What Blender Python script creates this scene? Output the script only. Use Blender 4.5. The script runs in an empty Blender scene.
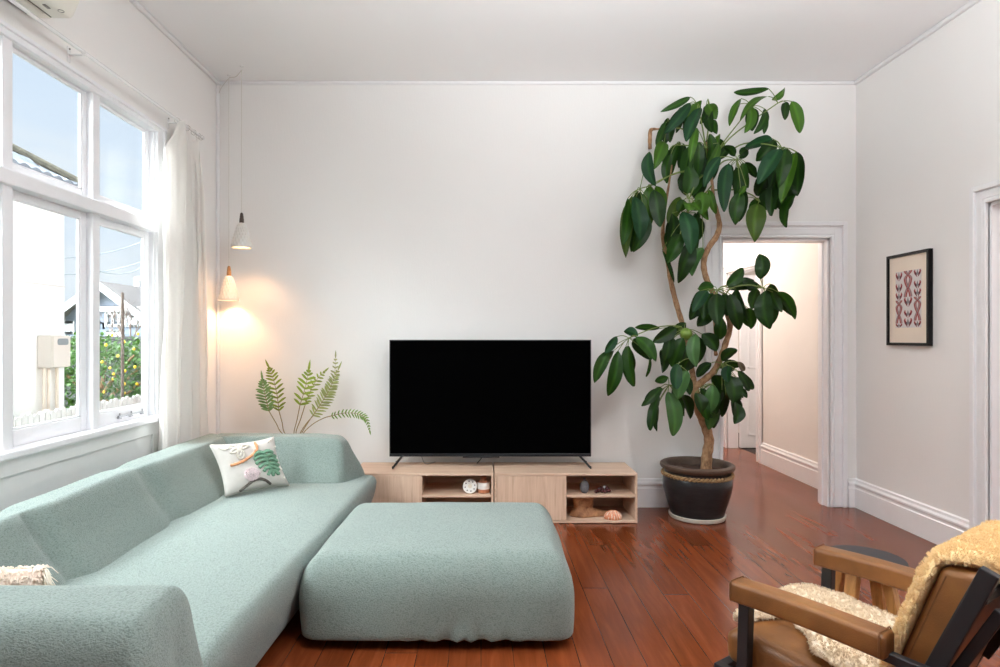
import bpy, bmesh, math, random
from mathutils import Vector, Matrix, noise
random.seed(7)
PI = math.pi
scene = bpy.context.scene
COL = scene.collection
F, CX, CY, CAMZ = 610.0, 481.0, 338.0, 1.35      # focal length in pixels, vanishing point, lens height

def P(px, py, Y):
    return Vector(((px - CX) * Y / F, Y, CAMZ - (py - CY) * Y / F))

# ------------------------------------------------------------------ objects
ORG = {}
def thing(name, label, cat, loc=(0, 0, 0), group=None):
    o = bpy.data.objects.new(name, None); COL.objects.link(o)
    o.empty_display_size = .05
    o.location = loc; ORG[o.name] = Vector(loc)
    o['label'] = label; o['category'] = cat
    if group: o['group'] = group
    return o
def tag(o, label=None, cat=None, group=None, kind=None):
    if label: o['label'] = label
    if cat: o['category'] = cat
    if group: o['group'] = group
    if kind: o['kind'] = kind
    return o
def obj(name, bm, mat, parent=None, smooth=True, angle=40, loc=None):
    """bm is in world coordinates; LOC: where a top-level mesh keeps its origin."""
    org = Vector((0, 0, 0))
    if parent is not None: org = ORG.get(parent.name, Vector((0, 0, 0)))
    elif loc is not None: org = Vector(loc)
    bmesh.ops.recalc_face_normals(bm, faces=bm.faces[:])
    if org.length > 0: bmesh.ops.translate(bm, vec=-org, verts=bm.verts[:])
    me = bpy.data.meshes.new(name); bm.to_mesh(me); bm.free()
    mats = mat if isinstance(mat, (list, tuple)) else [mat]
    for m in mats: me.materials.append(m)
    if smooth:
        me.polygons.foreach_set('use_smooth', [True] * len(me.polygons))
        if angle < 180:
            try: me.set_sharp_from_angle(angle=math.radians(angle))
            except Exception: pass
    o = bpy.data.objects.new(name, me); COL.objects.link(o)
    if parent is not None: o.parent = parent
    elif loc is not None: o.location = org
    ORG[o.name] = org
    return o
def struct(name, bm, mat, parent=None, **k):
    o = obj(name, bm, mat, parent, **k)
    if parent is None: o['kind'] = 'structure'
    return o
def sempty(name, loc=(0, 0, 0)):
    o = bpy.data.objects.new(name, None); COL.objects.link(o); o.location = loc
    ORG[o.name] = Vector(loc); o['kind'] = 'structure'
    return o

# ------------------------------------------------------------------ geometry
def B(): return bmesh.new()
def box(bm, lo, hi, bev=0.0, M=None, seg=2, mi=0):
    lo, hi = Vector(lo), Vector(hi)
    vs = [bm.verts.new((x, y, z)) for x in (lo.x, hi.x) for y in (lo.y, hi.y) for z in (lo.z, hi.z)]
    idx = [(0, 1, 3, 2), (4, 6, 7, 5), (0, 4, 5, 1), (2, 3, 7, 6), (0, 2, 6, 4), (1, 5, 7, 3)]
    fs = [bm.faces.new([vs[i] for i in f]) for f in idx]
    for f in fs: f.material_index = mi
    if bev > 0:
        es = list({e for f in fs for e in f.edges})
        r = bmesh.ops.bevel(bm, geom=es, offset=bev, segments=seg, affect='EDGES', profile=.5)
        vs = list({v for f in r['faces'] for v in f.verts} | {v for v in vs if v.is_valid})
        for f in r['faces']: f.material_index = mi
    if M is not None:
        for v in vs: v.co = M @ v.co
    return vs
def frame_from(zdir):
    z = Vector(zdir).normalized()
    a = Vector((0, 0, 1)) if abs(z.z) < .9 else Vector((1, 0, 0))
    x = a.cross(z).normalized(); y = z.cross(x)
    return x, y, z
def tube(bm, pts, rad, seg=8, cap=True, mi=0):
    pts = [Vector(p) for p in pts]; n = len(pts)
    rs = rad if isinstance(rad, (list, tuple)) else [rad] * n
    prev = None; rings = []
    for i, p in enumerate(pts):
        d = pts[min(i + 1, n - 1)] - pts[max(i - 1, 0)]
        if d.length < 1e-9: d = Vector((0, 0, 1))
        d.normalize()
        if prev is None: x, y, _ = frame_from(d)
        else:
            x = prev - d * prev.dot(d)
            x = x.normalized() if x.length > 1e-6 else frame_from(d)[0]
            y = d.cross(x)
        prev = x
        rings.append([bm.verts.new(p + rs[i] * (math.cos(2 * PI * k / seg) * x + math.sin(2 * PI * k / seg) * y)) for k in range(seg)])
    for a, b in zip(rings, rings[1:]):
        for k in range(seg):
            bm.faces.new((a[k], a[(k + 1) % seg], b[(k + 1) % seg], b[k])).material_index = mi
    if cap:
        bm.faces.new(rings[0][::-1]).material_index = mi; bm.faces.new(rings[-1]).material_index = mi
    return rings
def smooth_path(pts, n=6):
    """Catmull-Rom through the points"""
    pts = [Vector(p) for p in pts]; out = []
    for i in range(len(pts) - 1):
        p0, p1, p2, p3 = pts[max(i - 1, 0)], pts[i], pts[i + 1], pts[min(i + 2, len(pts) - 1)]
        for k in range(n):
            t = k / n
            out.append(.5 * ((2 * p1) + (p2 - p0) * t + (2 * p0 - 5 * p1 + 4 * p2 - p3) * t * t + (3 * p1 - p0 - 3 * p2 + p3) * t ** 3))
    out.append(pts[-1]); return out
def lathe(bm, prof, c=(0, 0, 0), seg=40, M=None, fn=None, mi=0):
    """prof: list of (r, z); closes to the axis where r is 0"""
    c = Vector(c); rings = []
    for r, z in prof:
        if r < 1e-6:
            rings.append([bm.verts.new((0, 0, z))]); continue
        ring = []
        for k in range(seg):
            a = 2 * PI * k / seg
            rr = r + (fn(a, z) if fn else 0)
            ring.append(bm.verts.new((rr * math.cos(a), rr * math.sin(a), z)))
        rings.append(ring)
    for a, b in zip(rings, rings[1:]):
        if len(a) == 1 and len(b) == 1: continue
        for k in range(seg):
            k2 = (k + 1) % seg
            if len(a) == 1: f = bm.faces.new((a[0], b[k2], b[k]))
            elif len(b) == 1: f = bm.faces.new((a[k], a[k2], b[0]))
            else: f = bm.faces.new((a[k], a[k2], b[k2], b[k]))
            f.material_index = mi
    for ring in rings:
        for v in ring: v.co = (M @ v.co if M is not None else v.co) + c
    return rings
def rbox(bm, lo, hi, r, n=(10, 10, 10), f=None, k=5):
    """A box with rounded edges on a dense grid, then deformed by f(point, unit) -> point"""
    lo, hi = Vector(lo), Vector(hi); c = (lo + hi) / 2; h = (hi - lo) / 2
    R = r if isinstance(r, (list, tuple)) else (r, r, r)
    ax = []
    for a in range(3):
        s = [-h[a] + R[a] * math.tan(PI / 4 * i / k) for i in range(k)]
        m = [-h[a] + R[a] + (2 * h[a] - 2 * R[a]) * i / n[a] for i in range(n[a] + 1)]
        ax.append(s + m + [-x for x in s[::-1]])
    cache = {}
    def V(i, j, l):
        key = (i, j, l)
        if key not in cache:
            p = Vector((ax[0][i], ax[1][j], ax[2][l])); q = p.copy(); d = Vector((0, 0, 0))
            for a in range(3):
                q[a] = max(-h[a] + R[a], min(h[a] - R[a], p[a])); d[a] = (p[a] - q[a]) / R[a]
            if d.length > 1e-9:
                d.normalize(); p = Vector([q[a] + R[a] * d[a] for a in range(3)])
            u = Vector((p.x / h.x, p.y / h.y, p.z / h.z)); p = p + c
            if f: p = f(p, u)
            cache[key] = bm.verts.new(p)
        return cache[key]
    N = [len(a) for a in ax]
    def quad(a, b, c_, d): bm.faces.new((a, b, c_, d))
    for i in range(N[0] - 1):
        for j in range(N[1] - 1):
            for l in (0, N[2] - 1): quad(V(i, j, l), V(i + 1, j, l), V(i + 1, j + 1, l), V(i, j + 1, l))
    for i in range(N[0] - 1):
        for l in range(N[2] - 1):
            for j in (0, N[1] - 1): quad(V(i, j, l), V(i + 1, j, l), V(i + 1, j, l + 1), V(i, j, l + 1))
    for j in range(N[1] - 1):
        for l in range(N[2] - 1):
            for i in (0, N[0] - 1): quad(V(i, j, l), V(i, j + 1, l), V(i, j + 1, l + 1), V(i, j, l + 1))
def prism(bm, poly, lo, hi, M=None, mi=0):
    """poly: 2-D outline, extruded lo..hi along local z, placed by M"""
    a = [bm.verts.new((x, y, lo)) for x, y in poly]; b = [bm.verts.new((x, y, hi)) for x, y in poly]
    n = len(poly)
    fs = [bm.faces.new(a[::-1]), bm.faces.new(b)] + [bm.faces.new((a[i], a[(i + 1) % n], b[(i + 1) % n], b[i])) for i in range(n)]
    for f in fs: f.material_index = mi
    if M is not None:
        for v in a + b: v.co = M @ v.co
    return a + b
def sheet(bm, fn, nu, nv, closed_u=False, mi=0):
    g = [[bm.verts.new(fn(i / nu, j / nv)) for j in range(nv + 1)] for i in range(nu + (0 if closed_u else 1))]
    m = len(g)
    for i in range(m if closed_u else m - 1):
        for j in range(nv):
            bm.faces.new((g[i][j], g[(i + 1) % m][j], g[(i + 1) % m][j + 1], g[i][j + 1])).material_index = mi
    return g
def smoothstep(a, b, x):
    t = max(0, min(1, (x - a) / (b - a))); return t * t * (3 - 2 * t)
def lerp(a, b, t): return a + (b - a) * t
def interp(tab, x):
    if x <= tab[0][0]: return tab[0][1]
    for (a, va), (b, vb) in zip(tab, tab[1:]):
        if x <= b:
            t = (x - a) / (b - a); t = t * t * (3 - 2 * t)
            return va + (vb - va) * t
    return tab[-1][1]

# ------------------------------------------------------------------ materials
def s2l(c):
    return tuple((x / 12.92 if x <= .04045 else ((x + .055) / 1.055) ** 2.4) for x in c)
def rgb(r, g, b): return (*s2l((r / 255, g / 255, b / 255)), 1)
class NT:
    def __init__(self, name):
        self.m = bpy.data.materials.new(name); self.m.use_nodes = True
        self.t = self.m.node_tree; self.t.nodes.clear()
        self.out = self.n('ShaderNodeOutputMaterial')
        self.b = self.n('ShaderNodeBsdfPrincipled')
        self.l(self.b.outputs[0], self.out.inputs[0])
    def n(self, t, **k):
        x = self.t.nodes.new(t)
        for a, v in k.items(): setattr(x, a, v)
        return x
    def l(self, a, b): self.t.links.new(a, b)
    def set(self, **k):
        for a, v in k.items():
            self.b.inputs[a.replace('_', ' ')].default_value = v
        return self
    def coord(self, scale=(1, 1, 1), rot=(0, 0, 0), kind='Object'):
        tc = self.n('ShaderNodeTexCoord'); mp = self.n('ShaderNodeMapping')
        mp.inputs['Scale'].default_value = scale; mp.inputs['Rotation'].default_value = rot
        self.l(tc.outputs[kind], mp.inputs['Vector']); return mp.outputs['Vector']
    def noise(self, vec, scale, detail=4, rough=.55, dist=0):
        x = self.n('ShaderNodeTexNoise'); x.inputs['Scale'].default_value = scale
        x.inputs['Detail'].default_value = detail; x.inputs['Roughness'].default_value = rough
        x.inputs['Distortion'].default_value = dist
        if vec is not None: self.l(vec, x.inputs['Vector'])
        return x.outputs['Fac']
    def ramp(self, fac, stops):
        x = self.n('ShaderNodeValToRGB'); e = x.color_ramp.elements
        while len(e) < len(stops): e.new(.5)
        for i, (p, c) in enumerate(stops):
            e[i].position = p; e[i].color = c if len(c) == 4 else (*c, 1)
        self.l(fac, x.inputs[0]); return x.outputs[0]
    def mix(self, fac, a, b, mode='MIX'):
        x = self.n('ShaderNodeMix', data_type='RGBA', blend_type=mode)
        for v, i in ((fac, 0), (a, 6), (b, 7)):
            if hasattr(v, 'links') or hasattr(v, 'is_linked'): self.l(v, x.inputs[i])
            else: x.inputs[i].default_value = v
        return x.outputs[2]
    def math(self, op, a, b=None, c=None):
        x = self.n('ShaderNodeMath', operation=op)
        for v, i in ((a, 0), (b, 1), (c, 2)):
            if v is None: continue
            if hasattr(v, 'is_linked'): self.l(v, x.inputs[i])
            else: x.inputs[i].default_value = v
        return x.outputs[0]
    def bump(self, h, strength=.3, dist=.01):
        x = self.n('ShaderNodeBump'); x.inputs['Strength'].default_value = strength; x.inputs['Distance'].default_value = dist
        self.l(h, x.inputs['Height']); self.l(x.outputs[0], self.b.inputs['Normal']); return x
    def color(self, s): self.l(s, self.b.inputs['Base Color'])
MC = {}
def plain(name, c, rough=.5, metal=0.0, var=.05, scale=14, bump=.08, spec=.5):
    """Plain paint or metal with a little procedural unevenness"""
    if name in MC: return MC[name]
    t = NT(name).set(Roughness=rough, Metallic=metal); t.b.inputs['Specular IOR Level'].default_value = spec
    v = t.coord(); nz = t.noise(v, scale)
    d = tuple(max(0, x * (1 - var)) for x in c[:3]) + (1,); u = tuple(min(1, x * (1 + var)) for x in c[:3]) + (1,)
    t.color(t.ramp(nz, [(.3, d), (.7, u)]))
    if bump: t.bump(t.noise(v, scale * 8), bump, .003)
    MC[name] = t.m; return t.m
# light levels
SKY_FRONT, SKY_SUN, SKY_BACK, ROOM_W, HALL_W, EXPOSURE = .84, 20.0, .3, 46, 46, 0.36
PEND_W, UP_W = 12.0, 640
# ------------------------------------------------------------------ the materials of the place
def wall_mat(name, c):
    t = NT(name).set(Roughness=.75); v = t.coord(); 
    vs = t.coord((60, 60, 3))
    t.color(t.mix(t.noise(v, 1.3, 3), (*[x * .965 for x in c[:3]], 1), c))
    a = t.noise(vs, 4, 3); b = t.noise(v, 120, 2)
    t.bump(t.math('ADD', a, t.math('MULTIPLY', b, .6)), .22, .004)
    return t.m
M_wall = wall_mat('wallpaper_white', rgb(244, 242, 240))
M_ceil = wall_mat('ceiling_white', rgb(245, 244, 244))
M_trim = plain('gloss_white_paint', rgb(243, 242, 243), .3, var=.015, bump=0)
M_frame = plain('window_white_paint', rgb(240, 240, 243), .35, var=.015, bump=0)
M_panelpaint = plain('dado_white_paint', rgb(236, 237, 236), .45, var=.015, bump=.04)

def floor_mat():
    t = NT('varnished_floorboards').set(Roughness=.3); t.b.inputs['Specular IOR Level'].default_value = .40
    tc = t.n('ShaderNodeTexCoord'); sx = t.n('ShaderNodeSeparateXYZ'); t.l(tc.outputs['Object'], sx.inputs[0])
    W = .137
    u = t.math('DIVIDE', sx.outputs[0], W); idx = t.math('FLOOR', u); fr = t.math('FRACT', u)
    wn = t.n('ShaderNodeTexWhiteNoise', noise_dimensions='1D'); t.l(idx, wn.inputs['W'])
    # board ends: each board's own offset
    yy = t.math('ADD', t.math('DIVIDE', sx.outputs[1], 3.4), t.math('MULTIPLY', wn.outputs['Value'], 7.0))
    seg = t.math('FLOOR', yy); yf = t.math('FRACT', yy)
    wn2 = t.n('ShaderNodeTexWhiteNoise', noise_dimensions='2D')
    cb = t.n('ShaderNodeCombineXYZ'); t.l(idx, cb.inputs[0]); t.l(seg, cb.inputs[1]); t.l(cb.outputs[0], wn2.inputs['Vector'])
    board = wn2.outputs['Value']
    # grain, shifted per board
    cg = t.n('ShaderNodeCombineXYZ')
    t.l(t.math('MULTIPLY', sx.outputs[0], 15.0), cg.inputs[0])
    t.l(t.math('ADD', t.math('MULTIPLY', sx.outputs[1], 1.5), t.math('MULTIPLY', board, 40.0)), cg.inputs[1])
    grain = t.noise(cg.outputs[0], 1.6, 6, .62, .6)
    blot = t.noise(tc.outputs['Object'], 1.7, 4, .6)
    base = t.ramp(grain, [(.2, rgb(96, 45, 22)), (.5, rgb(116, 56, 28)), (.8, rgb(136, 72, 40))])
    tone = t.ramp(board, [(0, (.80, .78, .76, 1)), (.5, (.96, .96, .96, 1)), (1, (1.1, 1.1, 1.1, 1))])
    c = t.mix(1.0, base, tone, 'MULTIPLY')
    c = t.mix(t.ramp(blot, [(.35, (0, 0, 0, 1)), (.65, (.55, .55, .55, 1))]), c, t.mix(1.0, c, (1.12, 1.02, .98, 1), 'MULTIPLY'))
    # knots and dents
    vo = t.n('ShaderNodeTexVoronoi'); vo.inputs['Scale'].default_value = 1.0
    ck = t.n('ShaderNodeCombineXYZ'); t.l(t.math('MULTIPLY', sx.outputs[0], 4.2), ck.inputs[0]); t.l(t.math('MULTIPLY', sx.outputs[1], 1.9), ck.inputs[1])
    t.l(ck.outputs[0], vo.inputs['Vector'])
    knot = t.ramp(vo.outputs['Distance'], [(.012, (1, 1, 1, 1)), (.035, (0, 0, 0, 1))])
    c = t.mix(t.math('MULTIPLY', knot, .25), c, rgb(62, 30, 20))
    # pale scuffs
    sc = t.noise(t.coord((3, 9, 1), (0, 0, .7)), 3.0, 8, .75, 2.0)
    scuff = t.ramp(sc, [(.66, (0, 0, 0, 1)), (.78, (.12, .12, .12, 1))])
    # gaps
    g1 = t.math('LESS_THAN', t.math('ABSOLUTE', t.math('SUBTRACT', fr, .5)), .487)
    g2 = t.math('LESS_THAN', t.math('ABSOLUTE', t.math('SUBTRACT', yf, .5)), .4993)
    wood = t.math('MULTIPLY', g1, g2)
    # uneven: some joints tighter than others
    gapc = t.mix(t.ramp(t.noise(tc.outputs['Object'], 2.5, 2), [(.4, (.0, .0, .0, 1)), (.6, (.6, .6, .6, 1))]), rgb(48, 26, 18), rgb(100, 54, 32))
    t.color(t.mix(wood, gapc, c))
    t.l(t.ramp(t.noise(t.coord((2, .8, 2)), 1.6, 2, .5), [(.3, (.16, .16, .16, 1)), (.75, (.27, .27, .27, 1))]), t.b.inputs['Roughness'])
    h = t.math('ADD', t.math('MULTIPLY', wood, .6), t.math('MULTIPLY', grain, .0))
    h = t.math('ADD', h, t.math('MULTIPLY', t.noise(t.coord((7, 1.2, 1)), 1.0, 2), .5))
    t.bump(h, .06, .004)
    return t.m
M_floor = floor_mat()

def boucle(name, c1, c2):
    t = NT(name).set(Roughness=.9); t.b.inputs['Specular IOR Level'].default_value = .2
    t.b.inputs['Sheen Weight'].default_value = .25; t.b.inputs['Sheen Roughness'].default_value = .5
    v = t.coord()
    a = t.noise(t.coord((1, 1, 2.0)), 150, 2, .5, .6)
    b = t.noise(v, 210, 2); big = t.noise(v, 3, 2)
    c = t.ramp(a, [(.36, c2), (.52, c1)])
    c = t.mix(t.math('MULTIPLY', big, .35), c, (*[x * .9 for x in c1[:3]], 1))
    t.color(c)
    t.bump(t.math('ADD', a, t.math('MULTIPLY', b, .6)), .65, .006)
    return t.m
M_sofa = boucle('sage_boucle', rgb(138, 152, 146), rgb(108, 122, 117))

def wood(name, stops, axis='x', fine=1.0, rough=.45):
    t = NT(name).set(Roughness=rough)
    sc = {'x': (1.2, 16, 16), 'y': (16, 1.2, 16), 'z': (16, 16, 1.2)}[axis]
    sf = {'x': (3, 120, 120), 'y': (120, 3, 120), 'z': (120, 120, 3)}[axis]
    a = t.noise(t.coord(sc), 1.6 * fine, 5, .6, 1.2); b = t.noise(t.coord(sf), 1.0, 3)
    g = t.math('ADD', t.math('MULTIPLY', a, .72), t.math('MULTIPLY', b, .28))
    t.color(t.ramp(g, stops)); t.bump(b, .12, .002)
    return t.m
OAK = [(.3, rgb(188, 154, 130)), (.5, rgb(212, 182, 158)), (.7, rgb(226, 200, 177))]
M_oak_x = wood('light_oak_long', OAK, 'x'); M_oak_z = wood('light_oak_upright', OAK, 'z'); M_oak_y = wood('light_oak_deep', OAK, 'y')
M_oak_shaded = wood('light_oak_shaded', [(.3, rgb(160, 126, 102)), (.5, rgb(184, 152, 126)), (.7, rgb(200, 170, 144))], 'x')  # darker oak for back panels; shade of the open bays put into the colour
M_legwood = wood('honey_leg_wood', [(.3, rgb(150, 98, 48)), (.5, rgb(190, 134, 74)), (.7, rgb(212, 160, 98))], 'z', 1.4, .4)

def glass():
    t = NT('window_glass'); t.t.nodes.remove(t.b)
    tr = t.n('ShaderNodeBsdfTransparent'); gl = t.n('ShaderNodeBsdfGlossy'); gl.inputs['Roughness'].default_value = .01
    tr.inputs[0].default_value = (.97, .985, .98, 1)
    lw = t.n('ShaderNodeLayerWeight'); lw.inputs[0].default_value = .5
    fo = t.math('ADD', t.math('MULTIPLY', t.math('POWER', lw.outputs['Facing'], 5.0), .5), .02)
    mx = t.n('ShaderNodeMixShader'); t.l(fo, mx.inputs[0]); t.l(tr.outputs[0], mx.inputs[1]); t.l(gl.outputs[0], mx.inputs[2])
    t.l(mx.outputs[0], t.out.inputs[0]); return t.m
M_glass = glass()

def cloth_translucent(name, c, amt=.45):
    t = NT(name); t.t.nodes.remove(t.b)
    d = t.n('ShaderNodeBsdfDiffuse'); tl = t.n('ShaderNodeBsdfTranslucent'); mx = t.n('ShaderNodeMixShader')
    v = t.coord((220, 220, 40)); nz = t.noise(v, 1.0, 2)
    col = t.mix(nz, (*[x * .95 for x in c[:3]], 1), c)
    for s in (d, tl): t.l(col, s.inputs[0])
    bp = t.n('ShaderNodeBump'); bp.inputs['Strength'].default_value = .15; bp.inputs['Distance'].default_value = .002
    t.l(nz, bp.inputs['Height']); t.l(bp.outputs[0], d.inputs['Normal'])
    mx.inputs[0].default_value = amt; t.l(d.outputs[0], mx.inputs[1]); t.l(tl.outputs[0], mx.inputs[2]); t.l(mx.outputs[0], t.out.inputs[0])
    return t.m
M_curtain = cloth_translucent('white_linen_curtain', rgb(255, 253, 250), .42)

def leather():
    t = NT('tan_leather').set(Roughness=.38); v = t.coord()
    c = t.ramp(t.noise(v, 6, 4), [(.3, rgb(106, 65, 31)), (.55, rgb(134, 87, 44)), (.8, rgb(156, 107, 55))])
    t.color(c)
    vo = t.n('ShaderNodeTexVoronoi'); vo.inputs['Scale'].default_value = 260; t.l(v, vo.inputs['Vector'])
    t.bump(t.math('ADD', vo.outputs['Distance'], t.math('MULTIPLY', t.noise(v, 18, 3), 2)), .2, .002)
    return t.m
M_leather = leather()
M_black = plain('matt_black_frame', rgb(30, 30, 33), .45, var=.15, bump=.04)
M_blackglass = plain('dark_screen', (.0012, .0012, .0013, 1), .5, var=.05, bump=0, spec=0.0)
M_blackplastic = plain('black_plastic', rgb(20, 20, 22), .35, var=.1, bump=.02)
M_bark = None
def bark():
    t = NT('plant_bark').set(Roughness=.8); v = t.coord((1, 1, .6))
    n1 = t.noise(v, 40, 5, .65)
    t.color(t.ramp(n1, [(.3, rgb(110, 78, 52)), (.5, rgb(160, 122, 88)), (.75, rgb(192, 156, 120))]))
    t.bump(t.noise(t.coord((3, 3, 14)), 9, 4), .6, .006); return t.m
M_bark = bark()

def leafmat(name, rough=.38):
    t = NT(name).set(Roughness=rough); t.b.inputs['Specular IOR Level'].default_value = .25
    at = t.n('ShaderNodeAttribute', attribute_name='tint'); v = t.coord()
    c = t.mix(t.math('MULTIPLY', t.noise(v, 22, 3), .5), at.outputs['Color'], t.mix(1.0, at.outputs['Color'], (.62, .75, .6, 1), 'MULTIPLY'))
    t.color(c)
    t.b.inputs['Subsurface Weight'].default_value = 0
    tl = t.n('ShaderNodeBsdfTranslucent'); t.l(t.mix(1.0, c, (1.5, 1.6, .7, 1), 'MULTIPLY'), tl.inputs[0])
    mx = t.n('ShaderNodeMixShader'); mx.inputs[0].default_value = .18
    t.l(t.b.outputs[0], mx.inputs[1]); t.l(tl.outputs[0], mx.inputs[2]); t.l(mx.outputs[0], t.out.inputs[0])
    t.bump(t.noise(v, 55, 2), .25, .004); return t.m
M_leaf = leafmat('glossy_green_leaf')

def glaze():
    t = NT('dark_glazed_pot').set(Roughness=.3); v = t.coord()
    n1 = t.noise(t.coord((1, 1, 3)), 7, 5, .65)
    t.color(t.ramp(n1, [(.35, rgb(26, 25, 26)), (.6, rgb(40, 39, 41)), (.8, rgb(74, 66, 60))]))
    t.bump(t.noise(t.coord((4, 4, 40)), 2, 3), .3, .006); return t.m
M_pot = glaze()
M_potrim = plain('bare_clay_rim', rgb(84, 66, 54), .55, var=.2, scale=20)
M_soil = plain('potting_soil', rgb(64, 44, 34), .95, var=.4, scale=60, bump=.8)
M_saucer = plain('cream_saucer', rgb(205, 198, 186), .45, var=.08)

def rope():
    t = NT('rope_band').set(Roughness=.7); v = t.coord()
    t.color(t.ramp(t.noise(v, 60, 3), [(.3, rgb(112, 84, 54)), (.7, rgb(176, 142, 98))])); return t.m
M_rope = rope()

def ceramic_shade():
    t = NT('quilted_porcelain').set(Roughness=.35)
    t.color(t.mix(t.noise(t.coord(), 30), rgb(220, 216, 210), rgb(232, 229, 224)))
    tl = t.n('ShaderNodeBsdfTranslucent'); tl.inputs[0].default_value = (.9, .8, .65, 1)
    mx = t.n('ShaderNodeMixShader'); mx.inputs[0].default_value = .03
    t.l(t.b.outputs[0], mx.inputs[1]); t.l(tl.outputs[0], mx.inputs[2]); t.l(mx.outputs[0], t.out.inputs[0]); return t.m
M_shade = ceramic_shade()
def glow(name, c, s):
    t = NT(name).set(Roughness=.3); t.b.inputs['Base Color'].default_value = c
    t.b.inputs['Emission Color'].default_value = c; t.b.inputs['Emission Strength'].default_value = s; return t.m
M_bulb = glow('warm_bulb', rgb(255, 214, 160), 4.0)
def fleece(name, c1, c2, c3):
    t = NT(name).set(Roughness=.95); t.b.inputs['Specular IOR Level'].default_value = .1
    t.b.inputs['Sheen Weight'].default_value = .3
    v = t.coord(); a = t.noise(v, 55, 4, .6, .6); b = t.noise(v, 5, 3)
    c = t.ramp(a, [(.35, c3), (.5, c2), (.65, c1)])
    t.color(t.mix(t.ramp(b, [(.35, (0, 0, 0, 1)), (.65, (.5, .5, .5, 1))]), c, c1))
    t.bump(a, .4, .006); return t.m
M_fleece = fleece('yellow_sheepskin', rgb(246, 222, 174), rgb(236, 204, 148), rgb(218, 178, 120))
M_fleece2 = fleece('cream_sheepskin', rgb(240, 226, 204), rgb(230, 211, 182), rgb(210, 184, 148))
M_hide = plain('sheepskin_hide', rgb(120, 78, 44), .7, var=.15)
# ------------------------------------------------------------------ the room
YW, XL, XR, ZC, YB = 4.88, -2.112, 3.0, 3.40, -2.4
WT = .127                                   # wall thickness
DX0, DX1, DZ = 1.92, 2.784, 2.146           # hall doorway in the far wall
SY0, SY1 = 2.73, 3.595                      # side doorway in the right wall
HX, HY0, HY1, HEND = 3.03, 6.66, 7.49, 9.6  # the hall's right wall, its own doorway, its end

bm = B(); box(bm, (XL - .15, YB, -.08), (HX + .15, HEND, 0)); struct('floor', bm, M_floor)
bm = B(); box(bm, (XL - .15, YB, ZC), (XR + WT, YW + WT, ZC + .1)); struct('ceiling', bm, M_ceil)
# far wall with its doorway
bm = B()
box(bm, (XL - .15, YW, 0), (DX0, YW + WT, ZC)); box(bm, (DX1, YW, 0), (XR + WT, YW + WT, ZC)); box(bm, (DX0, YW, DZ), (DX1, YW + WT, ZC))
struct('wall_back', bm, M_wall)
bm = B()
box(bm, (XR, SY1, 0), (XR + WT, YW, ZC)); box(bm, (XR, YB, 0), (XR + WT, SY0, ZC)); box(bm, (XR, SY0, DZ), (XR + WT, SY1, ZC))
struct('wall_right', bm, M_wall)
WY0, WY1, WZ0, WZ1 = 1.40, 3.965, .84, 2.70  # window opening
bm = B()
box(bm, (XL - .065, YB, 0), (XL, WY0, ZC)); box(bm, (XL - .065, WY1, 0), (XL, YW, ZC))
box(bm, (XL - .065, WY0, 0), (XL, WY1, WZ0)); box(bm, (XL - .065, WY0, WZ1), (XL, WY1, ZC))
struct('wall_left', bm, M_wall)
# unseen rear wall; its high opening is made up to let in fill light
bm = B()
box(bm, (XL - .15, YB - .12, 0), (.2, YB, ZC)); box(bm, (1.5, YB - .12, 0), (XR + WT, YB, ZC)); box(bm, (.2, YB - .12, 2.5), (1.5, YB, ZC)); box(bm, (.2, YB - .12, 0), (1.5, YB, 1.3))
struct('wall_rear', bm, plain('dark_rear_wall', rgb(92, 76, 64), .6, var=.15))  # made-up dark finish, so less light bounces back onto the furniture

# baseboards: tall stepped villa skirting
def skirt_profile(): return [(0, 0), (.022, 0), (.022, .150), (.016, .156), (.016, .172), (.024, .180), (.024, .192), (.014, .206), (.012, .222), (0, .230)]
def skirt(name, a, b, inward):
    a, b, inward = Vector(a), Vector(b), Vector(inward)
    bm = B(); pr = skirt_profile()
    r0 = [bm.verts.new(a + inward * d + Vector((0, 0, z))) for d, z in pr]; r1 = [bm.verts.new(b + inward * d + Vector((0, 0, z))) for d, z in pr]
    n = len(pr)
    for i in range(n): bm.faces.new((r0[i], r0[(i + 1) % n], r1[(i + 1) % n], r1[i]))
    bm.faces.new(r0); bm.faces.new(r1[::-1])
    struct(name, bm, M_trim, smooth=False)
skirt('baseboard_back', (XL, YW, 0), (DX0 - .13, YW, 0), (0, -1, 0))
skirt('baseboard_back_corner', (DX1 + .145, YW, 0), (XR, YW, 0), (0, -1, 0))
skirt('baseboard_right', (XR, SY1 + .115, 0), (XR, YW, 0), (-1, 0, 0))
skirt('baseboard_right_near', (XR, YB, 0), (XR, SY0 - .115, 0), (-1, 0, 0))
skirt('baseboard_left', (XL, YB, 0), (XL, YW, 0), (1, 0, 0))

# ceiling bead and the corner bead
bm = B()
box(bm, (XL, YW - .022, ZC - .026), (XR, YW, ZC), .008); struct('trim_1', bm, M_trim)
bm = B(); box(bm, (XR - .03, YB, ZC - .03), (XR, YW, ZC), .01); struct('trim_2', bm, M_trim)
bm = B(); box(bm, (XL, YB, ZC - .03), (XL + .03, YW, ZC), .01); struct('trim_3', bm, M_trim)
bm = B(); box(bm, (XL, YW - .026, .23), (XL + .026, YW, ZC - .03), .009); struct('trim_4', bm, M_trim)

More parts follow.
